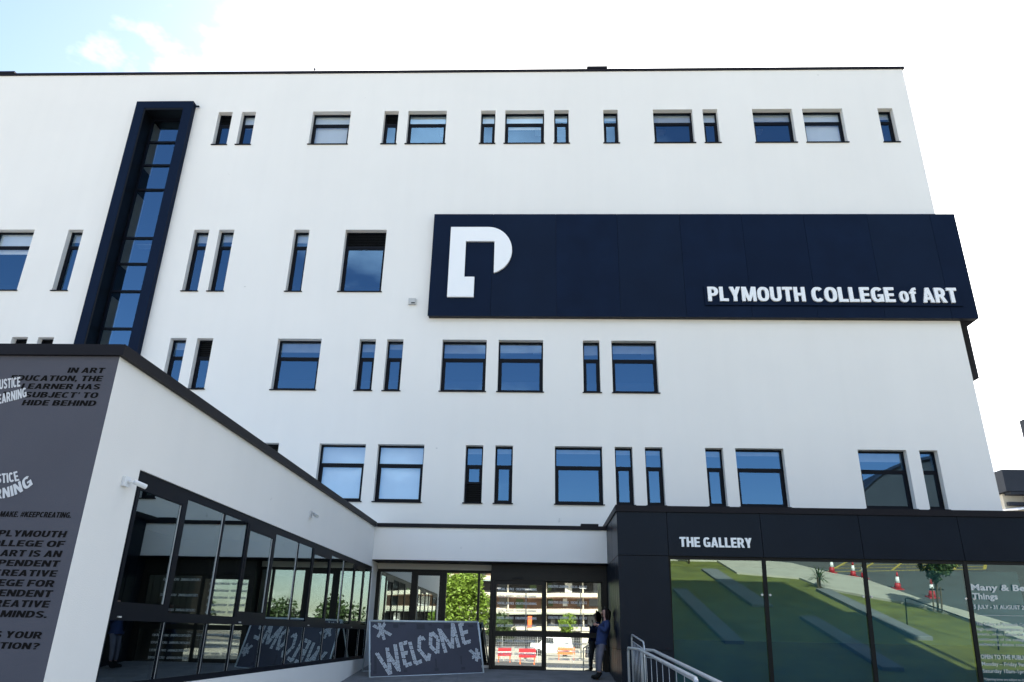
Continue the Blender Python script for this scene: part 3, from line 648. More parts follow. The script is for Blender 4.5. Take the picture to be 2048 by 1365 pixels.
block_letters('of', 10.51, 10.99, 9.225, 9.69, LY, .05, 'white', sign)
block_letters('ART', 11.17, 12.17, 9.215, 9.69, LY, .05, 'white', sign)

# ================================================================== LEFT WING
WX, WY = -4.206, 6.73
wing = thing('entrance_wing', 'low flat roofed wing with grey lettered end wall and long dark glazed side', 'building', (WX, WY, GZ))
ww = MB()
# side wall (faces +x): above the glazing, pier at the corner, plinth
G0, G1 = 7.54, 19.30; HZ, BZ = 1.545, -.60
ww.quad((WX, WY, HZ), (WX, 19.98, HZ), (WX, 19.98, 2.515), (WX, WY, 2.515))
ww.quad((WX, WY, GZ), (WX, G0, GZ), (WX, G0, HZ), (WX, WY, HZ))
ww.quad((WX, G1, GZ), (WX, 19.98, GZ), (WX, 19.98, HZ), (WX, G1, HZ))
ww.quad((WX, G0, GZ), (WX, G1, GZ), (WX, G1, BZ), (WX, G0, BZ))
e = WX-.10
ww.quad((WX, G0, HZ), (WX, G1, HZ), (e, G1, HZ), (e, G0, HZ)); ww.quad((WX, G0, BZ), (e, G0, BZ), (e, G1, BZ), (WX, G1, BZ)); ww.quad((WX, G0, BZ), (WX, G0, HZ), (e, G0, HZ), (e, G0, BZ)); ww.quad((WX, G1, BZ), (e, G1, BZ), (e, G1, HZ), (WX, G1, HZ))
ww.quad((-16, WY+.002, 2.45), (WX, WY+.002, 2.45), (WX, 19.99, 2.45), (-16, 19.99, 2.45))
ww.build('side_wall', 'render', wing)
MB().quad((-16, WY, GZ), (WX, WY, GZ), (WX, WY, 2.515), (-16, WY, 2.515)).build('end_wall', 'mural', wing)
MB().box(-16, WX+.055, WY-.045, WY+.4, 2.515, 2.63).box(WX-.4, WX+.055, WY+.4, 19.10, 2.515, 2.63).build('coping', 'coping', wing)
wi = MB(); wi.quad((-9.5, WY+.3, -1), (-9.5, 19.9, -1), (-9.5, 19.9, 2.3), (-9.5, WY+.3, 2.3)); wi.quad((-9.5, WY+.3, -.85), (e-.05, WY+.3, -.85), (e-.05, 19.9, -.85), (-9.5, 19.9, -.85)); wi.quad((-9.5, WY+.3, 2.2), (e-.05, WY+.3, 2.2), (e-.05, 19.9, 2.2), (-9.5, 19.9, 2.2))
wi.quad((-9.5, WY+.3, -1), (e-.05, WY+.3, -1), (e-.05, WY+.3, 2.3), (-9.5, WY+.3, 2.3)); wi.quad((-9.5, 19.9, -1), (e-.05, 19.9, -1), (e-.05, 19.9, 2.3), (-9.5, 19.9, 2.3))
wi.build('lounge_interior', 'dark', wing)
mu = [G0+.03, 8.75, 9.90, 10.78, 11.97, 13.20, 14.12, 15.40, 16.50, 17.47, 18.52, G1-.03]
fx0, fx1 = WX-.09, WX-.02
gf = MB().box(fx0, fx1, G0, G1, HZ-.10, HZ-.002).box(fx0, fx1, G0, G1, BZ+.002, BZ+.07).box(fx0+.004, fx1+.004, G0, G1, .06, .16)
wf = gf.build('window_wall', 'frame', wing)
for y in mu: MB().box(fx0-.003, fx1+.002, y-.027, y+.027, BZ+.07, HZ-.10).build('mullion', 'frame', wf)
for y in mu[1:-1]: MB().box(fx1+.0025, fx1+.0055, y-.024, y-.018, BZ+.075, .055).build('mullion_trim', 'steel', wf)
for i in range(len(mu)-1):
    a, b = mu[i]+.027, mu[i+1]-.027
    xp = fx1-.012
    MB().quad((xp, a, BZ+.07), (xp, b, BZ+.07), (xp, b, .06), (xp, a, .06)).build('pane', 'g_wing', wf)
    u0, u1, w0, w1 = a, b, .16, HZ-.10
    if i in (0, 3, 6, 9):
        sm_ = MB().box(fx1-.03, fx1+.006, a, a+.06, w0, w1).box(fx1-.03, fx1+.006, b-.08, b, w0, w1).box(fx1-.03, fx1+.006, a+.06, b-.08, w1-.09, w1).box(fx1-.03, fx1+.006, a+.06, b-.08, w0, w0+.075)
        sm_.build('opening_sash', 'frame', wf); u0, u1, w0, w1 = a+.06, b-.08, w0+.075, w1-.09
        MB().box(fx1+.012, fx1+.028, a+.10, a+.16, .085, .10).build('catch', 'steel', wf)
    MB().quad((xp, u0, w0), (xp, u1, w0), (xp, u1, w1), (xp, u0, w1)).build('pane', 'g_wing', wf)
    if i in (0, 1, 3, 4, 7): MB().box(fx1-.010, fx1-.004, u1-.018, u1-.004, w0+.01, w1-.01).build('glazing_bead', 'steel', wf)
# wall lettering on the end wall
my = WY-.003
fm = fn(my)
def mural(lines, m, parent, bold, shear):
    for s, x0, x1, za, zb in lines: block_text(s, x0, x1, za, zb, my, None, shear).build('wall_lettering', m, parent)
mural([('IN ART', -4.703, -4.320, 2.337, 2.393), ('EDUCATION, THE', -5.265, -4.322, 2.250, 2.308), ('LEARNER HAS', -5.13, -4.324, 2.166, 2.222), ("NO 'SUBJECT' TO", -5.30, -4.324, 2.077, 2.135), ('HIDE BEHIND', -5.075, -4.324, 1.996, 2.052),
       ('PLYMOUTH', -4.955, -4.308, .747, .804), ('COLLEGE OF', -5.09, -4.305, .661, .716), ('ART IS AN', -4.885, -4.308, .573, .630), ('INDEPENDENT', -5.17, -4.306, .489, .544), ('CREATIVE', -4.905, -4.308, .404, .459),
       ('COLLEGE FOR', -5.16, -4.306, .317, .375), ('INDEPENDENT', -5.17, -4.306, .231, .289), ('CREATIVE', -4.905, -4.308, .144, .202), ('MINDS.', -4.735, -4.304, .059, .115), ("WHAT'S YOUR", -5.14, -4.308, -.110, -.054), ('AMBITION?', -4.98, -4.310, -.196, -.144)],
      'mural_black', wing, .045, .18)
mural([('CREATE. MAKE. #KEEPCREATING.', -5.24, -4.305, .923, .973)], 'mural_black', wing, .03, .12)
my2 = fn(WY-.006)
def wpa(k, xr, zb, ln):      # rising slanted line
    return lambda x, z: (x-(z-zb)*ln, z+(x-xr)*k+.010*math.sin((x+5.6)*9))
mb = block_text('SOCIAL JUSTICE', -5.60, -5.136, 2.197, 2.300, WY-.007, None, 0, wpa(.24, -5.136, 2.197, .27))
block_text('CREATIVE LEARNING', -5.66, -5.042, 2.094, 2.192, WY-.007, mb, 0, wpa(.36, -5.042, 2.094, .33))
mb.build('wall_lettering', 'mural_white', wing, label='white warped SOCIAL JUSTICE CREATIVE LEARNING lettering rising to the right')
def wpb(zb, c, k, sl):      # smile-shaped line, letters leaning with the curve
    def f(x, z):
        t = x-c; tt = max(t, -.25); return (x-(z-zb)*(.25+1.5*max(t, -.1)), z+k*tt*tt+sl*t*0)
    return f
mb = block_text('SOCIAL JUSTICE', -5.50, -4.885, 1.232, 1.322, WY-.007, None, 0, wpb(1.232, -5.08, .7, 0))
block_text('CREATIVE LEARNING', -5.85, -4.745, 1.088, 1.184, WY-.007, mb, 0, wpb(1.088, -5.04, 1.55, 0))
mb.build('wall_lettering', 'mural_white', wing, label='white SOCIAL JUSTICE CREATIVE LEARNING lettering bent like a smile')

# ================================================================== GALLERY BLOCK
GX, GY = 1.742, 16.6
gal = thing('gallery_block', 'charcoal panelled gallery block with leaning green glass front under its fascia', 'building', (GX, GY, GZ))
jx = [GX, 2.843, 4.888, 7.025, 9.155, 11.28, 13.4, 15.5]
for i in range(len(jx)-1):
    MB().box(jx[i]+(.006 if i else 0), jx[i+1]-.006, GY, GY+.04, 1.672, 2.598).build('panel', 'gal', gal)
for za, zb in ((-.235, 1.660), (-2.0, -.247)): MB().box(GX, 2.826, GY, GY+.04, za, zb).build('panel', 'gal', gal)
MB().box(GX+.02, 15.5, GY+.041, GY+.07, 1.60, 2.6).box(GX+.02, 2.80, GY+.041, GY+.07, -2, 1.6).build('backing', 'joint', gal)
ys = [GY, 17.85, 18.95]
for za, zb in ((1.672, 2.598), (-.235, 1.660), (-2.0, -.247)):
    w_ = ys + ([19.13] if zb > 2 else [19.46])
    q = []
    if zb > 2: cuts = [GY, 17.85, 19.13]
    else: cuts = [GY, 17.0, 17.42, 17.85, 18.27, 18.70, 19.12, 19.48]
    for i in range(len(cuts)-1): MB().box(GX-.001, GX+.015, cuts[i]+(.041 if i == 0 else .014), cuts[i+1]-.014, za, zb).build('panel', 'gal', gal)
MB().box(GX+.016, GX+.05, GY+.08, 19.99, -2, 2.6).build('backing', 'joint', gal)
MB().box(GX-.03, 15.6, GY-.035, GY+.35, 2.602, 2.735).box(GX-.03, GX+.35, GY+.351, 19.99, 2.602, 2.735).build('coping', 'coping', gal)
MB().box(1.80, 15.5, GY+.36, 19.99, 2.50, 2.58).build('roof', 'coping', gal)
# leaning glass: top edge at the fascia, foot set back
tl_ = R(6.6)
def gp(x, s, o=0.0): return (x, GY+.03+s*math.sin(tl_)-o*math.cos(tl_), 1.66-s*math.cos(tl_)-o*math.sin(tl_))
SL = 3.62
gwo = MB().hexa([gp(2.84, SL, .0), gp(15.5, SL, .0), gp(15.5, SL, -.09), gp(2.84, SL, -.09), gp(2.84, SL-.08, .0), gp(15.5, SL-.08, .0), gp(15.5, SL-.08, -.09), gp(2.84, SL-.08, -.09)]).build('glass_wall_frame', 'joint', gal)
for x, w in [(2.843, .035)]+[(q, .042) for q in jx[2:]]:
    MB().hexa([gp(x-w, SL-.081, .0), gp(x+w, SL-.081, .0), gp(x+w, SL-.081, -.09), gp(x-w, SL-.081, -.09), gp(x-w, 0, .0), gp(x+w, 0, .0), gp(x+w, 0, -.09), gp(x-w, 0, -.09)]).build('mullion', 'joint', gwo)
for i in range(1, len(jx)-1):
    a, b = jx[i]+(.035 if i == 1 else .040), jx[i+1]-.040
    MB().quad(gp(a, SL, -.02), gp(b, SL, -.02), gp(b, 0, -.02), gp(a, 0, -.02)).build('pane', 'g_gal', gwo)
for x in jx[2:]:
    for k in (-.085, .085):
        for s in (.76, 2.9):
            c = Vector(gp(x+k, s, -.018)); n_ = Vector((0, -math.cos(tl_), -math.sin(tl_)))
            MB().tube([c, c+n_*.02], .024, 12).build('fixing', 'steel', gwo)
gi = MB(); gi.quad((2.4, 21.5, -2), (15.4, 21.5, -2), (15.4, 21.5, 1.9), (2.4, 21.5, 1.9)); gi.quad((2.4, 17.1, 1.75), (15.4, 17.1, 1.75), (15.4, 21.5, 1.75), (2.4, 21.5, 1.75)); gi.quad((2.4, 17.05, -1.97), (15.4, 17.05, -1.97), (15.4, 21.5, -1.97), (2.4, 21.5, -1.97)); gi.quad((2.4, 16.8, -2), (2.4, 21.5, -2), (2.4, 21.5, 1.8), (2.4, 16.8, 1.8))
gi.build('gallery_interior', 'room', gal)
MB().quad((2.84, 17.25, -1.95), (15.4, 17.25, -1.95), (15.4, 17.25, -.02), (2.84, 17.25, -.02)).build('display_panel', mat('blue_grey_board', (.16, .28, .40), .8), gal)
block_letters('THE', 3.09, 3.53, 1.86, 2.068, GY-.002, .03, 'white', gal)
block_letters('GALLERY', 3.605, 4.650, 1.86, 2.068, GY-.002, .03, 'white', gal)
gfn = lambda x, z: gp(x, -z, .012)
def gtx(s, x1, s0, s1, bold): flat_text(s, 9.20, x1, -s1, -s0, gfn, bold, 0).build('glass_lettering', 'vinyl', gwo)
gtx('Many & Beautiful', 10.96, .46, .588, .035); gtx('Things', 9.725, .642, .765, .035)
gtx('5 JULY - 31 AUGUST 2019', 10.40, .875, .955, .025)
for i, (s, x1) in enumerate((('The Gallery at Plymouth College of Art presents a', 10.97), ('high-quality contemporary programme of art and', 10.98), ('events, which reflects the rich and diverse', 10.80), ('community of the college, whilst inviting an', 10.83), ('audience to debate contemporary practice.', 10.82))):
    gtx(s, x1, 1.226+.099*i, 1.284+.0985*i, 0.005)
gtx('OPEN TO THE PUBLIC', 10.13, 1.851, 1.938, .025); gtx('Monday \u2013 Friday 9am-5pm', 10.33, 1.992, 2.066, .01); gtx('Saturday 10am-1pm', 10.07, 2.128, 2.20, .01); gtx('*Opening times are subject to change', 10.12, 2.30, 2.345, .005)
MB().quad(gp(9.20, 1.085, .012), gp(10.98, 1.085, .012), gp(10.98, 1.078, .012), gp(9.20, 1.078, .012)).build('ruled_line', 'vinyl', gwo)

# ================================================================== HANDRAILS on the ramp
def rail(label, x, y0, y1, y2, z0, z2, post_end=True, infill=None, r=.025):
    t = thing('handrail', label, 'handrail', (x, y0, pz(y0)), 'steel handrails down the ramp')
    pts = [(x, y0, pz(y0)), (x, y0, z0-.07), (x, y0-.02, z0-.025), (x, y0-.07, z0), (x, y1, z0)]
    pts += [(x, y2+.07, z2+.004), (x, y2+.02, z2-.025), (x, y2, z2-.07), (x, y2, pz(y2))]
    MB().tube(pts, r, 10).build('rail', 'steel', t, True)
    if infill:
        MB().tube([(x, y0, z0-.125), (x, y1, z0-.125), (x, y2, z2-.125)], .008, 6).build('lower_rail', 'steel', t, True)
        MB().tube([(x, y0, pz(y0)+.1), (x, y2, pz(y2)+.1)], .010, 6).build('bottom_rail', 'steel', t, True)
        y = y0-infill
        while y > y2+.05:
            zz_ = z0-.125 if y > y1 else z0-.125+(z2-z0)*(y1-y)/(y1-y2)
            MB().tube([(x, y, pz(y)+.1), (x, y, zz_)], .0045, 5).build('baluster', 'steel', t, True); y -= infill
    return t
rail('left of two parallel steel handrails, bent at the top of the ramp', 1.75, 15.4, 13.75, 8.9, -.185, -.41)
rail('right steel handrail with sparse vertical bars under a thin lower rail', 2.0, 15.35, 13.75, 8.4, -.20, -.47, infill=.62)
rail('short steel guard rail with close vertical bars beside the gallery corner', 1.95, 16.45, 16.3, 14.6, .055, -.07, infill=.22, r=.016)

# ================================================================== SECURITY CAMERAS
c1 = thing('security_camera', 'white bullet security camera at the upper corner of the lobby glazing', 'camera', (WX, 7.3, 1.36))
MB().box(WX+.001, WX+.035, 7.24, 7.34, 1.32, 1.42).build('junction_box', 'camw', c1)
MB().tube([(WX+.035, 7.29, 1.37), (WX+.07, 7.33, 1.37), (WX+.085, 7.36, 1.378)], .012, 8).build('arm', 'camw', c1, True)
MB().tube([(WX+.075, 7.34, 1.378), (WX+.155, 7.44, 1.345)], .026, 12).build('body', 'camw', c1)
MB().tube([(WX+.155, 7.44, 1.345), (WX+.157, 7.442, 1.344)], .021, 12).build('lens', 'frame', c1)
c2 = thing('security_camera', 'small grey security camera high on the white wing wall', 'camera', (WX, 13.6, 2.05))
MB().box(WX+.001, WX+.02, 13.55, 13.65, 1.94, 2.06).build('mounting_plate', 'steel', c2)
MB().tube([(WX+.02, 13.6, 2.02), (WX+.08, 13.58, 2.02), (WX+.09, 13.58, 1.98)], .012, 8).build('arm', 'steel', c2, True)
MB().tube([(WX+.06, 13.64, 2.0), (WX+.16, 13.50, 1.945)], .030, 12).build('body', 'steel', c2)

# ================================================================== WELCOME BOARD
BL, BR_, TL, TR = Vector((-3.735, 17.80, -.945)), Vector((-1.265, 18.87, -.845)), Vector((-3.915, 18.10, .243)), Vector((-1.455, 19.10, .277))
bd = thing('welcome_board', 'leaning grey A-frame banner in white tubes spelling WELCOME in paper strips', 'sign', (-2.6, 18.4, -.95))
nrm = (BR_-BL).cross(TL-BL).normalized()      # faces the viewer
if nrm.y > 0: nrm = -nrm
def bp(u, v, o=0.0):      # v down from the top
    a = TL.lerp(TR, u); b = BL.lerp(BR_, u); return a.lerp(b, v) + nrm*o
MB().tube([TL, TR], .021, 8).tube([TR, BR_], .021, 8).tube([BR_, BL], .021, 8).tube([BL, TL], .021, 8).build('frame', 'tube', bd, True)
RL, RR = Vector((-4.09, 18.62, -.86)), Vector((-1.62, 19.66, -.77))
MB().tube([TL+Vector((0, .03, 0)), RL], .018, 8).tube([TR+Vector((0, .03, 0)), RR], .018, 8).tube([RL, RR], .018, 8).build('rear_leg', 'tube', bd, True)
for u0, u1 in ((.012, .255), (.2555, .545), (.5455, .745), (.7455, .988)):
    MB().quad(bp(u0, .985), bp(u1, .985), bp(u1, .02), bp(u0, .02)).quad(bp(u0, .02, -.012), bp(u1, .02, -.012), bp(u1, .985, -.012), bp(u0, .985, -.012)).build('poster', 'board', bd)
pk = MB()
for u, v, w, h in ((.21, .05, .045, .075), (.42, .05, .075, .10), (.67, .055, .07, .08), (.27, .04, .05, .03), (.53, .045, .03, .03), (.03, .88, .03, .06), (.29, .88, .03, .05), (.56, .87, .035, .055), (.80, .87, .035, .05), (.04, .62, .02, .25), (.57, .70, .012, .16), (.80, .66, .012, .16), (.45, .95, .06, .01), (.69, .95, .06, .01), (.90, .06, .05, .04)):
    pk.quad(bp(u, v+h, .002), bp(u+w, v+h, .002), bp(u+w, v, .002), bp(u, v, .002))
tag(pk.build('poster_print', 'posterk', bd), kind='stuff')
# crop pixel -> board uv (bilinear inverse by iteration)
QA, QB, QC, QD = (62, 97), (1848, 120), (1945, 960), (75, 1045)
def uv(px, py):
    u, v = .5, .5
    for _ in range(30):
        x = (1-v)*((1-u)*QA[0]+u*QB[0])+v*((1-u)*QD[0]+u*QC[0]); y = (1-v)*((1-u)*QA[1]+u*QB[1])+v*((1-u)*QD[1]+u*QC[1])
        u += (px-x)/1830; v += (py-y)/900
    return u, v
STR = [ (180, 640, 395, 990), (345, 550, 400, 980), (350, 640, 540, 935), (468, 490, 535, 935), (530, 505, 660, 465), (560, 490, 640, 850), (600, 650, 680, 635), (640, 850, 740, 810), (705, 455, 805, 820), (805, 815, 905, 770),
        (940, 430, 890, 360), (895, 365, 860, 410), (865, 380, 860, 560), (845, 565, 1010, 770), (1010, 770, 1030, 645), (1060, 290, 1160, 390), (1050, 300, 1045, 520), (1040, 520, 1160, 640), (1165, 640, 1170, 400),
        (1185, 230, 1300, 635), (1195, 250, 1410, 560), (1410, 565, 1412, 135), (1415, 140, 1520, 545), (1530, 140, 1610, 480), (1520, 160, 1600, 150), (1570, 310, 1670, 280), (1610, 475, 1725, 440),
        (120, 175, 410, 345), (310, 130, 195, 380), (215, 130, 300, 425), (1705, 590, 1885, 730), (1825, 560, 1820, 775), (1745, 715, 1880, 640)]
tp = MB(); tq = MB(); rr = random.Random(3)
for q, (x0, y0, x1, y1) in enumerate(STR):
    a = Vector(bp(*uv(x0, y0))); b = Vector(bp(*uv(x1, y1))); d = b-a; Ln = d.length; d.normalize(); e_ = nrm.cross(d).normalized()
    n = max(1, round(Ln/.085)); wd_ = .021 if q < 27 else .017
    for k in range(n):
        for side in (-1, 1):
            c0 = a + d*(Ln*k/n + rr.uniform(-.01, .01)+(.018 if side > 0 else 0)); c1 = c0 + d*(Ln/n*.87)
            w0 = e_*side*wd_*1.9; w1 = e_*side*.0015; o_ = nrm*(.005+.0004*((k*2+q) % 9)+.0002*side)
            tp.quad(c0+w0+o_, c0+w1+o_, c1+w1+o_, c1+w0+o_)
            for t in (.35, .65):
                p0 = c0+(w0*(t-.07)+w1*(1-t))+d*.008+nrm*.0095; p1 = c1+(w0*(t-.07)+w1*(1-t))-d*.008+nrm*.0095; hw = e_*.0022
                tq.quad(p0-hw, p0+hw, p1+hw, p1-hw)
for nm, m_, mt in (('paper_strips', tp, 'tape'), ('paper_strip_text', tq, 'tape2')):
    tag(m_.build(nm, mt, bd), kind='stuff')

# ================================================================== PERSON leaning on the gallery wall
PX, PY, PZ = 0.0, 18.25, pz(18.25)
def skin_mesh(name, chain, edges, m, parent, sub=2, root=0):
    me = bpy.data.meshes.new(name); me.from_pydata([c[:3] for c in chain], edges, [])
    o = bpy.data.objects.new(name, me); C.objects.link(o)
    o.modifiers.new('s', 'SKIN').use_smooth_shade = True; sub_ = o.modifiers.new('u', 'SUBSURF'); sub_.levels = sub; sub_.render_levels = sub
    for i, c in enumerate(chain):
        r_ = c[3]; r_ = r_ if isinstance(r_, tuple) else (r_, r_)
        me.skin_vertices[0].data[i].radius = r_; me.skin_vertices[0].data[i].use_root = (i == root)
    dg = bpy.context.evaluated_depsgraph_get(); m2 = bpy.data.meshes.new_from_object(o.evaluated_get(dg)); bpy.data.objects.remove(o)
    off_ = wbase(parent)
    for v in m2.vertices: v.co = v.co - off_
    m2.name = name; m2.materials.clear(); m2.materials.append(MT[m])
    for p in m2.polygons: p.use_smooth = True
    o = bpy.data.objects.new(name, m2); C.objects.link(o); o.parent = parent; return o
per = thing('person', 'young woman in blue denim jacket and grey jeans leaning back against the dark panelled wall', 'person', (1.38, PY, PZ))
Y = PY
# body: continuous skin (head, neck, torso, arms, legs) under the clothes
body = [(1.47, Y, -.10, .055), (1.53, Y, .10, .07), (1.60, Y, .30, .075), (1.585, Y, .40, .040), (1.575, Y, .47, .050), (1.572, Y, .535, .082), (1.575, Y, .60, .062),
        (1.60, Y-.15, .31, .042), (1.54, Y-.19, .13, .034), (1.44, Y-.14, .23, .026), (1.375, Y-.10, .27, .024),
        (1.60, Y+.15, .31, .042), (1.53, Y+.19, .13, .034), (1.43, Y+.14, .21, .026), (1.365, Y+.08, .25, .024),
        (1.46, Y-.08, -.18, .055), (1.425, Y-.09, -.43, .055), (1.405, Y-.09, -.76, .035), (1.45, Y+.08, -.18, .055), (1.40, Y+.10, -.43, .055), (1.39, Y+.10, -.76, .035)]
be = [(0, 1), (1, 2), (2, 3), (3, 4), (4, 5), (5, 6), (2, 7), (7, 8), (8, 9), (9, 10), (2, 11), (11, 12), (12, 13), (13, 14), (0, 15), (15, 16), (16, 17), (0, 18), (18, 19), (19, 20)]
bo = skin_mesh('body', body, be, 'skin', per)
# face: nose, lips, chin, ears, eyes (she looks down to her phone, to the left)
skin_mesh('nose', [(1.500, Y, .545, .010), (1.478, Y, .518, .014), (1.497, Y, .508, .010)], [(0, 1), (1, 2)], 'skin', bo, 1)
skin_mesh('lips', [(1.497, Y-.02, .485, .006), (1.489, Y, .485, .009), (1.497, Y+.02, .485, .006)], [(0, 1), (1, 2)], 'red', bo, 1)
skin_mesh('chin', [(1.515, Y, .455, .022), (1.54, Y, .452, .028)], [(0, 1)], 'skin', bo, 1)
for s in (-1, 1):
    MB().lathe((1.497, Y+s*.032, .548), [(.001, -.008), (.009, -.004), (.009, .004), (.001, .008)], 8).build('eye', 'hair', bo, True)
    skin_mesh('eyebrow', [(1.497, Y+s*.016, .568, .004), (1.502, Y+s*.046, .568, .004)], [(0, 1)], 'hair', bo, 1)
    # hand: palm and five fingers holding the phone
    hx, hy, hz = 1.345, Y+s*.075, .262
    fing = [(1.375, Y+s*.09, .262, .022), (hx, hy, hz, (.024, .016))]; fe = [(0, 1)]
    for k in range(4):
        b_ = len(fing); L_ = (.9, 1.05, 1.0, .8)[k]
        fing += [(hx-.020, hy-s*.006, hz+.022-.014*k, .0085), (hx-.045*L_, hy-s*.020, hz+.028-.014*k, .0078), (hx-.052*L_, hy-s*.045, hz+.028-.014*k, .007)]
        fe += [(1, b_), (b_, b_+1), (b_+1, b_+2)]
    b_ = len(fing); fing += [(hx+.005, hy-s*.022, hz+.028, .009), (hx-.018, hy-s*.038, hz+.042, .008)]; fe += [(1, b_), (b_, b_+1)]
    skin_mesh('hand', fing, fe, 'skin', bo, 1)
mb = MB(); mb.hexa([(1.285, Y-.038, .235), (1.30, Y-.038, .235), (1.30, Y+.038, .235), (1.285, Y+.038, .235), (1.255, Y-.038, .37), (1.27, Y-.038, .37), (1.27, Y+.038, .37), (1.255, Y+.038, .37)])
ph = mb.build('mobile_phone', 'frame'); tag(ph, 'dark mobile phone held up by the woman leaning on the wall', 'phone')
hair = [(1.610, Y, .620, .055), (1.640, Y, .56, (.080, .080)), (1.645, Y, .48, (.080, .070)), (1.64, Y, .40, (.075, .055)), (1.635, Y, .33, (.065, .04)), (1.555, Y, .622, .050), (1.588, Y-.070, .55, .026), (1.585, Y-.078, .44, .026), (1.60, Y-.08, .34, .020), (1.588, Y+.070, .55, .026), (1.585, Y+.078, .44, .026), (1.60, Y+.08, .34, .020)]
skin_mesh('hair', hair, [(0, 1), (1, 2), (2, 3), (3, 4), (0, 5), (0, 6), (6, 7), (7, 8), (0, 9), (9, 10), (10, 11)], 'hair', per, 2)
jk = [(1.455, Y, -.09, (.112, .140)), (1.455, Y, -.02, (.125, .155)), (1.51, Y, .12, (.125, .155)), (1.590, Y, .29, (.095, .135)), (1.590, Y, .375, .060),
      (1.605, Y-.16, .30, .075), (1.555, Y-.215, .12, .068), (1.45, Y-.16, .20, .052), (1.40, Y-.115, .25, .040),
      (1.605, Y+.16, .30, .075), (1.545, Y+.215, .12, .068), (1.44, Y+.16, .18, .052), (1.39, Y+.10, .235, .040)]
skin_mesh('jacket', jk, [(0, 1), (1, 2), (2, 3), (3, 4), (3, 5), (5, 6), (6, 7), (7, 8), (3, 9), (9, 10), (10, 11), (11, 12)], 'jacket', per, 2, 1)
tr_ = [(1.465, Y, -.10, (.11, .135)), (1.465, Y-.085, -.20, .092), (1.425, Y-.09, -.43, .066), (1.41, Y-.09, -.60, .055), (1.405, Y-.09, -.745, .043), (1.455, Y+.085, -.20, .092), (1.40, Y+.10, -.43, .066), (1.395, Y+.10, -.60, .055), (1.39, Y+.10, -.745, .043)]
skin_mesh('trousers', tr_, [(0, 1), (1, 2), (2, 3), (3, 4), (0, 5), (5, 6), (6, 7), (7, 8)], 'jeans', per, 2)
for s, xo in ((-1, 0.01), (1, -0.005)):
    bt = [(1.405+xo, Y+s*.095, -.735, .050), (1.415+xo, Y+s*.095, PZ+.062, .062), (1.33+xo, Y+s*.10, PZ+.052, (.052, .050)), (1.225+xo, Y+s*.11, PZ+.042, (.046, .040))]
    skin_mesh('boot', bt, [(0, 1), (1, 2), (2, 3)], 'boots', per, 2, 1)

# ================================================================== BUILDINGS BEYOND, RIGHT
bb = thing('distant_office_block', 'dark clad office block far off past the right corner of the white facade', 'building', (33, 45, GZ))
MB().box(27.7, 50, 44.4, 60, 8.50, 9.78).build('roof_fascia', 'bgsteel', bb)
MB().box(27.9, 50, 45.2, 60, -2, 8.46).build('wall', 'band', bb)
for x in (29.2, 31.6, 34.0, 36.4): MB().box(x, x+.5, 44.6, 45.1, -2, 8.49).build('column', 'bgsteel', bb)
MB().box(28.0, 50, 44.9, 45.15, 7.75, 7.95).build('rail', 'bgsteel', bb)
MB().box(28.0, 50, 44.5, 45.15, 8.35, 8.49).build('gutter', 'bgsteel', bb)
MB().hexa([(27.6, 43.6, 7.25), (31, 43.6, 7.75), (31, 45.1, 7.95), (27.6, 45.1, 7.45), (27.6, 43.6, 7.33), (31, 43.6, 7.83), (31, 45.1, 8.03), (27.6, 45.1, 7.53)]).build('canopy', 'white', bb)
for k in range(7):
    x = 28.1+k*3; MB().box(x, x+1.0, 45.12, 45.19, 5.2, 7.2).build('window', 'darkglass', bb)
tb = thing('slatted_tower', 'grey slatted chimney tower cut by the right edge of the photo', 'tower', (47, 62, GZ))
MB().box(43.75, 50, 62, 66, -2, 19.0).build('core', 'bgsteel', tb)
for k in range(16): MB().box(43.5, 50.2, 61.75, 61.95, 14.2+k*.33, 14.2+k*.33+.12).build('slat', 'steel', tb)

# ================================================================== THINGS BEHIND THE CAMERA, seen in the glass
for i, (x0, x1, y0, y1, h, lab) in enumerate(((8.35, 9.15, -5.8, 3.2, .14, 'long concrete bench wall in the lawn nearest the pavement'), (5.85, 6.45, 0, 9.0, .14, 'low concrete bench wall in the lawn nearest the forecourt'), (9.5, 10.1, 5.1, 11.6, .14, 'low concrete bench wall in the lawn right before the gallery'), (12.15, 12.75, -.5, 8.0, .16, 'concrete retaining wall at the upper edge of the lawn'))):
    o = MB().box(x0, x1, y0, y1, GZ-.05, GZ+h).build('lawn_wall', 'concrete'); tag(o, lab, 'low wall', 'concrete walls in the lawn'); bevel(o, .02)
def cone_at(x, y, lab, first=[None]):
    if first[0] is None:
        t = thing('traffic_cone', lab, 'traffic cone', (0, 0, 0), 'traffic cones along the road')
        MB().box(-.2, .2, -.2, .2, 0, .04).build('base', 'red', t, rel=True)
        MB().lathe((0, 0, .04), [(.15, 0), (.105, .24)], 20).lathe((0, 0, .04), [(.060, .50), (.025, .70)], 20).build('cone_body', 'red', t, rel=True, smooth=True)
        MB().lathe((0, 0, .04), [(.1055, .241), (.0605, .499)], 20).build('reflective_band', 'conew', t, rel=True, smooth=True)
        first[0] = t
    else:
        t0 = first[0]; t = t0.copy(); C.objects.link(t)
        for ch in t0.children: c = ch.copy(); C.objects.link(c); c.parent = t
    t.location = (x, y, GZ+.005); t['label'] = lab
cone_at(16.7, .35, 'traffic cone by the kerb nearest the young tree'); cone_at(16.2, -1.6, 'traffic cone on the road left of the young tree'); cone_at(15.9, -4.4, 'traffic cone of a close pair at the box marking, right one'); cone_at(15.6, -4.9, 'traffic cone of a close pair at the box marking, left one'); cone_at(15.0, -6.0, 'lone traffic cone at the corner of the yellow box marking'); cone_at(19.5, 2.2, 'traffic cone farthest right, out in the road')
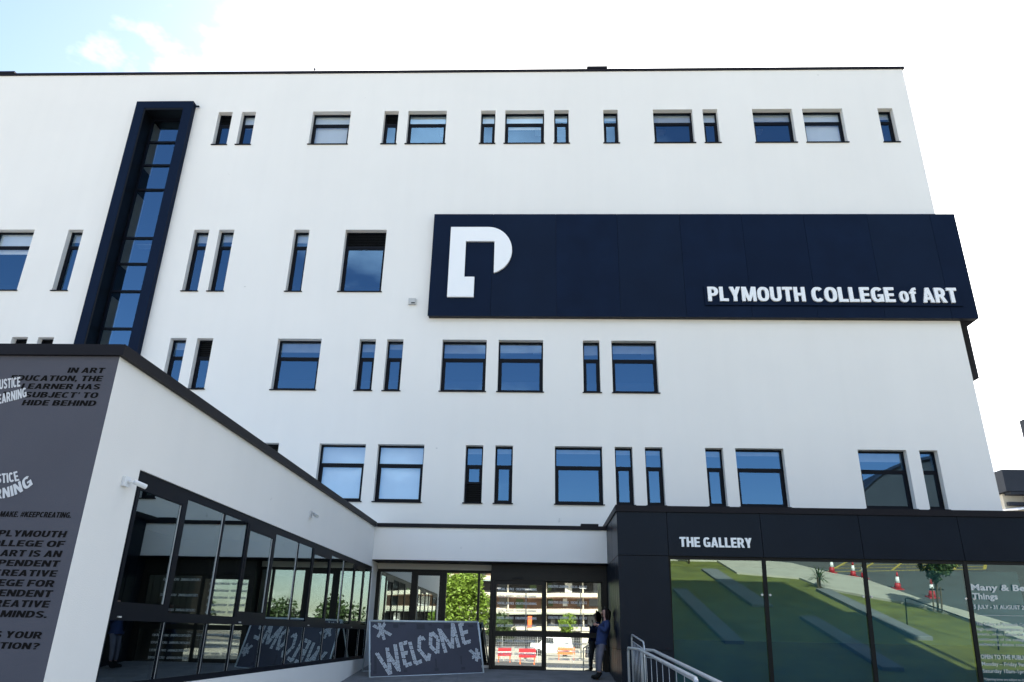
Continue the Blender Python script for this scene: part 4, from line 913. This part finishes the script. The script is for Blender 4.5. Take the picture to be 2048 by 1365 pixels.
def tree(x, y, z, h, cr_, cz_, label, leaf_m, nleaf, ls, group=None, seed=1, squash=1.0, trunk_r=.09):
    rr_ = random.Random(seed); t = thing('tree', label, 'tree', (x, y, z), group)
    tk = MB(); top = Vector((x+rr_.uniform(-.1, .1), y, z+h*.75)); tk.tube([(x, y, z), (x+.03, y, z+h*.35), top], [trunk_r, trunk_r*.75, trunk_r*.3], 8)
    cen = Vector((x, y, z+cz_)); blobs = []
    for k in range(16):
        d = Vector((rr_.gauss(0, 1), rr_.gauss(0, 1), rr_.gauss(0, 1))).normalized()*rr_.uniform(.35, .85); c = cen+Vector((d.x*cr_, d.y*cr_, d.z*cr_*squash)); blobs.append((c, cr_*rr_.uniform(.28, .5)))
        s0 = Vector((x, y, z+h*rr_.uniform(.3, .6))); tk.tube([s0, s0.lerp(c, .5)+Vector((0, 0, .1)), c], [trunk_r*.35, trunk_r*.22, trunk_r*.08], 5)
    tk.build('trunk', 'bark', t, True)
    lf = MB()
    for k in range(nleaf):
        c, r_ = rr_.choice(blobs); d = Vector((rr_.gauss(0, 1), rr_.gauss(0, 1), rr_.gauss(0, 1))).normalized()*r_*rr_.uniform(.3, 1.05)**.6
        p = c+d; a = Vector((rr_.gauss(0, 1), rr_.gauss(0, 1), rr_.gauss(0, .6))).normalized(); b = a.cross(Vector((rr_.gauss(0, 1), rr_.gauss(0, 1), rr_.gauss(0, 1)))).normalized(); s_ = ls*rr_.uniform(.6, 1.3)
        lf.quad(p-a*s_, p+b*s_*.5, p+a*s_, p-b*s_*.5)
    lf.build('crown', leaf_m, t)
    return t
tree(-6.7, -25, GZ, 7.5, 2.6, 4.9, 'bright green leafy tree beyond the road seen in the entrance glass', 'leaf', 9000, .15, seed=3, squash=1.1)
tree(15.15, 3.75, GZ+.1, 2.4, .85, 1.95, 'slim young street tree between two stakes on the pavement', 'leafd', 3500, .07, seed=5, trunk_r=.045)
mb = MB()
tree(8.2, -8.2, GZ, 2.1, .9, 1.6, 'small tree at the far edge of the lawn', 'leafd', 3000, .09, seed=8, trunk_r=.06)
TL_ = ('dark tree at the far left end of the horizon row', 'second dark horizon tree from the left, slightly farther back', 'third dark horizon tree from the left, standing farthest back', 'dark horizon tree nearest the left end of the balcony building', 'dark horizon tree nearest the right end of the balcony building', 'middle one of the three dark trees right of the balcony building', 'dark tree at the far right end of the horizon row')
for i, x in enumerate((-62, -50, -40, -31, 30, 43, 57)):
    tree(x, -104-5*(i % 3), GZ, 7+i % 2, 5.6, 3.9, TL_[i], 'leafd', 2200, .45, 'trees along the horizon', 20+i, .8, .2)
st_ = thing('tree_stakes', 'pair of wooden stakes holding the young street tree', 'stakes', (15.15, 3.75, GZ+.12))
for k in (-.25, .25): MB().tube([(15.15+k*.6, 3.75, GZ+.12), (15.15+k*.6, 3.75, GZ+1.0)], .03, 8).build('stake', 'bark', st_)
MB().box(14.9, 15.4, 3.73, 3.77, GZ+.88, GZ+.94).build('strap', 'frame', st_)
palm = thing('palm_plant', 'small spiky palm at the top end of the lawn wall', 'plant', (12.6, -1.3, GZ))
mb = MB(); rr = random.Random(4)
for k in range(46):
    t = rr.uniform(0, 6.283); el = rr.uniform(-.2, 1.3); L_ = rr.uniform(.45, .75)
    d = Vector((math.cos(t)*math.cos(el), math.sin(t)*math.cos(el), math.sin(el))); s = Vector((-math.sin(t), math.cos(t), 0))*.03; b0 = Vector((12.6, -1.3, GZ+.45))
    m_ = b0+d*L_*.6; e1 = b0+d*L_+Vector((0, 0, -.12)); mb.quad(b0-s*.5, b0+s*.5, m_+s, m_-s); mb.quad(m_-s, m_+s, e1+s*.1, e1-s*.1)
mb.build('fronds', 'leafd', palm); MB().tube([(12.6, -1.3, GZ), (12.6, -1.3, GZ+.5)], .09, 8).build('stem', 'bark', palm)
lr = thing('lawn_handrail', 'dark steel handrail on steps beside the lawn wall', 'handrail', (12.9, 6.9, GZ))
MB().tube([(12.9, 6.0, GZ), (12.9, 6.0, GZ+.95), (12.95, 6.1, GZ+1.0), (14.3, 9.2, GZ+.6)], .022, 8).build('rail', 'frame', lr, True)
MB().tube([(14.2, 9.0, GZ), (14.2, 9.0, GZ+.62)], .022, 8).build('post', 'frame', lr)
# curved balcony block
cb_ = thing('curved_balcony_building', 'brown block with sweeping white curved balconies seen in the entrance glass', 'building', (0, -112, GZ))
def curve_y(x):
    return -110 - 3.5*math.cos((x+5)*.16) - (.012*(x-2)**2 if x > 2 else 0)
def ribbon(z0, z1, dy_, m, name, th=1.2):
    mb = MB(); xs_ = [-24+i*2 for i in range(24)]
    for i in range(len(xs_)-1):
        a, b = xs_[i], xs_[i+1]; ya, yb = curve_y(a)+dy_, curve_y(b)+dy_
        mb.hexa([(a, ya-th, z0), (b, yb-th, z0), (b, yb, z0), (a, ya, z0), (a, ya-th, z1), (b, yb-th, z1), (b, yb, z1), (a, ya, z1)])
    return mb.build(name, m, cb_)
rq = random.Random(12)
for k, z in enumerate((.9, 4.1, 7.0, 10.1, 13.4)):
    ribbon(z, z+.75, 0, 'band', 'balcony')
    ribbon(z+.77, z+3.0 if k < 4 else z+2.6, -2.2, 'brown' if k % 2 else 'dark', 'recessed_wall', .4)
    x = -23.5
    while x < 21:
        w = rq.choice((.9, 1.3, 2.2, 3.0)); y = curve_y(x+w/2)-2.15
        if rq.random() < .7: MB().box(x, x+w, y, y+.06, z+.9+rq.choice((0, .4)), z+2.7).build('window', rq.choice(('darkglass', 'darkglass', 'ceil', 'room', 'leafd')), cb_)
        x += w+rq.choice((.15, .5, 1.4))
ribbon(-2, .88, -1.0, 'darkglass', 'recessed_wall', .4); ribbon(16.0, 16.7, 0, 'band', 'roof_edge')
for x in (-21, -13.5, -6, 1.5, 8.6, 15): y = curve_y(x); MB().box(x, x+.25, y-1.9, y-1.6, -2, 16).build('column', 'band', cb_)
# road works clutter
def barrier(x, y, w, lab, m):
    t = thing('roadworks_barrier', lab, 'barrier', (x, y, GZ), 'roadworks barriers beyond the road')
    MB().box(x-w/2, x+w/2, y-.03, y+.03, GZ+.45, GZ+1.05).build('panel', m, t)
    MB().box(x-w/2, x+w/2, y+.031, y+.04, GZ+.72, GZ+.77).build('stripe', 'conew', t)
    for s in (-1, 1): MB().box(x+s*w*.42-.04, x+s*w*.42+.04, y-.25, y+.25, GZ, GZ+.44).build('foot', 'orange', t)
barrier(-2.6, -24, 1.1, 'red roadworks barrier nearest the left edge of the doors', 'red'); barrier(-.75, -21, 1.25, 'wide red roadworks barrier in the middle of the door reflection', 'red'); barrier(2.6, -33, 1.6, 'orange roadworks barrier to the right', 'orange'); barrier(-6.0, -22, 1.4, 'orange roadworks barrier under the bright tree', 'orange')
wb = thing('site_cabin', 'pale low site cabin across the road', 'cabin', (7, -36, GZ))
MB().box(4.2, 11, -39, -36, GZ, GZ+2.4).build('wall', 'band', wb); MB().box(5, 6.2, -35.99, -35.95, GZ+.9, GZ+1.9).build('window', 'darkglass', wb)
of = thing('feather_flag', 'narrow orange banner on a pole across the road', 'flag', (-.9, -30, GZ))
MB().tube([(-.9, -30, GZ), (-.9, -30, GZ+3.65)], .03, 6).build('pole', 'frame', of); MB().box(-.87, -.5, -30.01, -29.99, GZ+2.6, GZ+3.6).build('banner', 'orange', of)

tree(3.4, -52, GZ, 4.2, 1.3, 3.2, 'small bright tree in front of the balcony building seen in the right door', 'leaf', 2500, .12, seed=31, trunk_r=.06)
tree(-5.2, -70, GZ, 4.6, 2.4, 3.0, 'bushy green tree low before the balcony building seen in the left door', 'leafd', 2500, .2, seed=33, trunk_r=.08)
for i, (x, y, h, lab) in enumerate(((-4.4, -40, 6.4, 'thin grey lamp post left, seen in the left sliding door'), (-1.1, -34, 6.0, 'thin grey lamp post in the middle, seen by the orange flag'), (4.6, -44, 6.8, 'thin grey lamp post right, seen in the right door'))):
    t = thing('lamp_post', lab, 'lamp post', (x, y, GZ), 'lamp posts across the road')
    MB().tube([(x, y, GZ), (x, y, GZ+h)], [.07, .045], 8).build('post', 'bgsteel', t, True); MB().box(x-.1, x+.6, y-.08, y+.08, GZ+h, GZ+h+.08).build('lamp_head', 'steel', t)
for i, (x, y, m_, lab) in enumerate(((1.5, -46, 'white', 'white van parked across the road behind the barriers'), (6.4, -29, 'navy2', 'dark van parked across the road, right of the white one'))):
    t = thing('parked_van', lab, 'van', (x, y, GZ), 'vans across the road')
    MB().hexa([(x-2.3, y-.9, GZ+.35), (x+2.3, y-.9, GZ+.35), (x+2.3, y+.9, GZ+.35), (x-2.3, y+.9, GZ+.35), (x-2.2, y-.85, GZ+1.2), (x+2.2, y-.85, GZ+1.2), (x+2.2, y+.85, GZ+1.2), (x-2.2, y+.85, GZ+1.2)]).hexa([(x-1.3, y-.85, GZ+1.2), (x+2.2, y-.85, GZ+1.2), (x+2.2, y+.85, GZ+1.2), (x-1.3, y+.85, GZ+1.2), (x-.8, y-.75, GZ+1.9), (x+2.1, y-.75, GZ+1.9), (x+2.1, y+.75, GZ+1.9), (x-.8, y+.75, GZ+1.9)]).build('body', m_, t)
    MB().hexa([(x-1.05, y+.85, GZ+1.25), (x+.2, y+.85, GZ+1.25), (x+.2, y+.88, GZ+1.25), (x-1.05, y+.88, GZ+1.25), (x-.75, y+.765, GZ+1.8), (x+.2, y+.765, GZ+1.8), (x+.2, y+.79, GZ+1.8), (x-.75, y+.79, GZ+1.8)]).build('side_window', 'darkglass', t)
    for wx in (-1.4, 1.4):
        MB().tube([(x+wx, y+.75, GZ+.35), (x+wx, y+.95, GZ+.35)], .34, 18).build('wheel', 'joint', t)

# brown vaulted block reflected in the last two windows of the lower row
vb = thing('vaulted_brown_building', 'dark brown block with a rising curved roof reflected in the rightmost lower windows', 'building', (42, -40, GZ))
prof = [(29.0, 11.0), (31.2, 12.7), (32.9, 14.3), (34.0, 15.2), (35.2, 16.05), (37.3, 16.95), (39.5, 17.5), (42, 17.8), (52, 18)]
mb = MB(); mb.prism([(29, GZ)]+[(52, GZ)]+prof[::-1], lambda u, v, w: (u, -35-w, v), 14); mb.build('wall', 'vault', vb)
mb = MB()
for i in range(len(prof)-1):
    (a, c), (b, d) = prof[i], prof[i+1]; mb.hexa([(a, -49.3, c+.01), (b, -49.3, d+.01), (b, -34.7, d+.01), (a, -34.7, c+.01), (a, -49.3, c+.3), (b, -49.3, d+.3), (b, -34.7, d+.3), (a, -34.7, c+.3)])
mb.build('roof', 'bgsteel', vb)
for k in range(4): MB().box(33+k*4.2, 35.2+k*4.2, -34.98, -34.9, 2, 4.5).build('window', 'darkglass', vb)
# site fence across the road
sf = thing('site_fence', 'see-through steel mesh site fence along the far side of the road', 'fence', (0, -27.5, GZ))
mb = MB()
for k in range(7): MB().tube([(-9+k*3.0, -27.5, GZ), (-9+k*3.0, -27.5, GZ+2.0)], .03, 6).build('post', 'steel', sf)
for k in range(120): x = -9+k*.15; mb.tube([(x, -27.5, GZ+.15), (x, -27.5, GZ+1.9)], .006, 4)
for k in range(9): mb.tube([(-9, -27.5, GZ+.15+k*.218), (9, -27.5, GZ+.15+k*.218)], .006, 4)
tag(mb.build('mesh', 'steel', sf), kind='stuff')
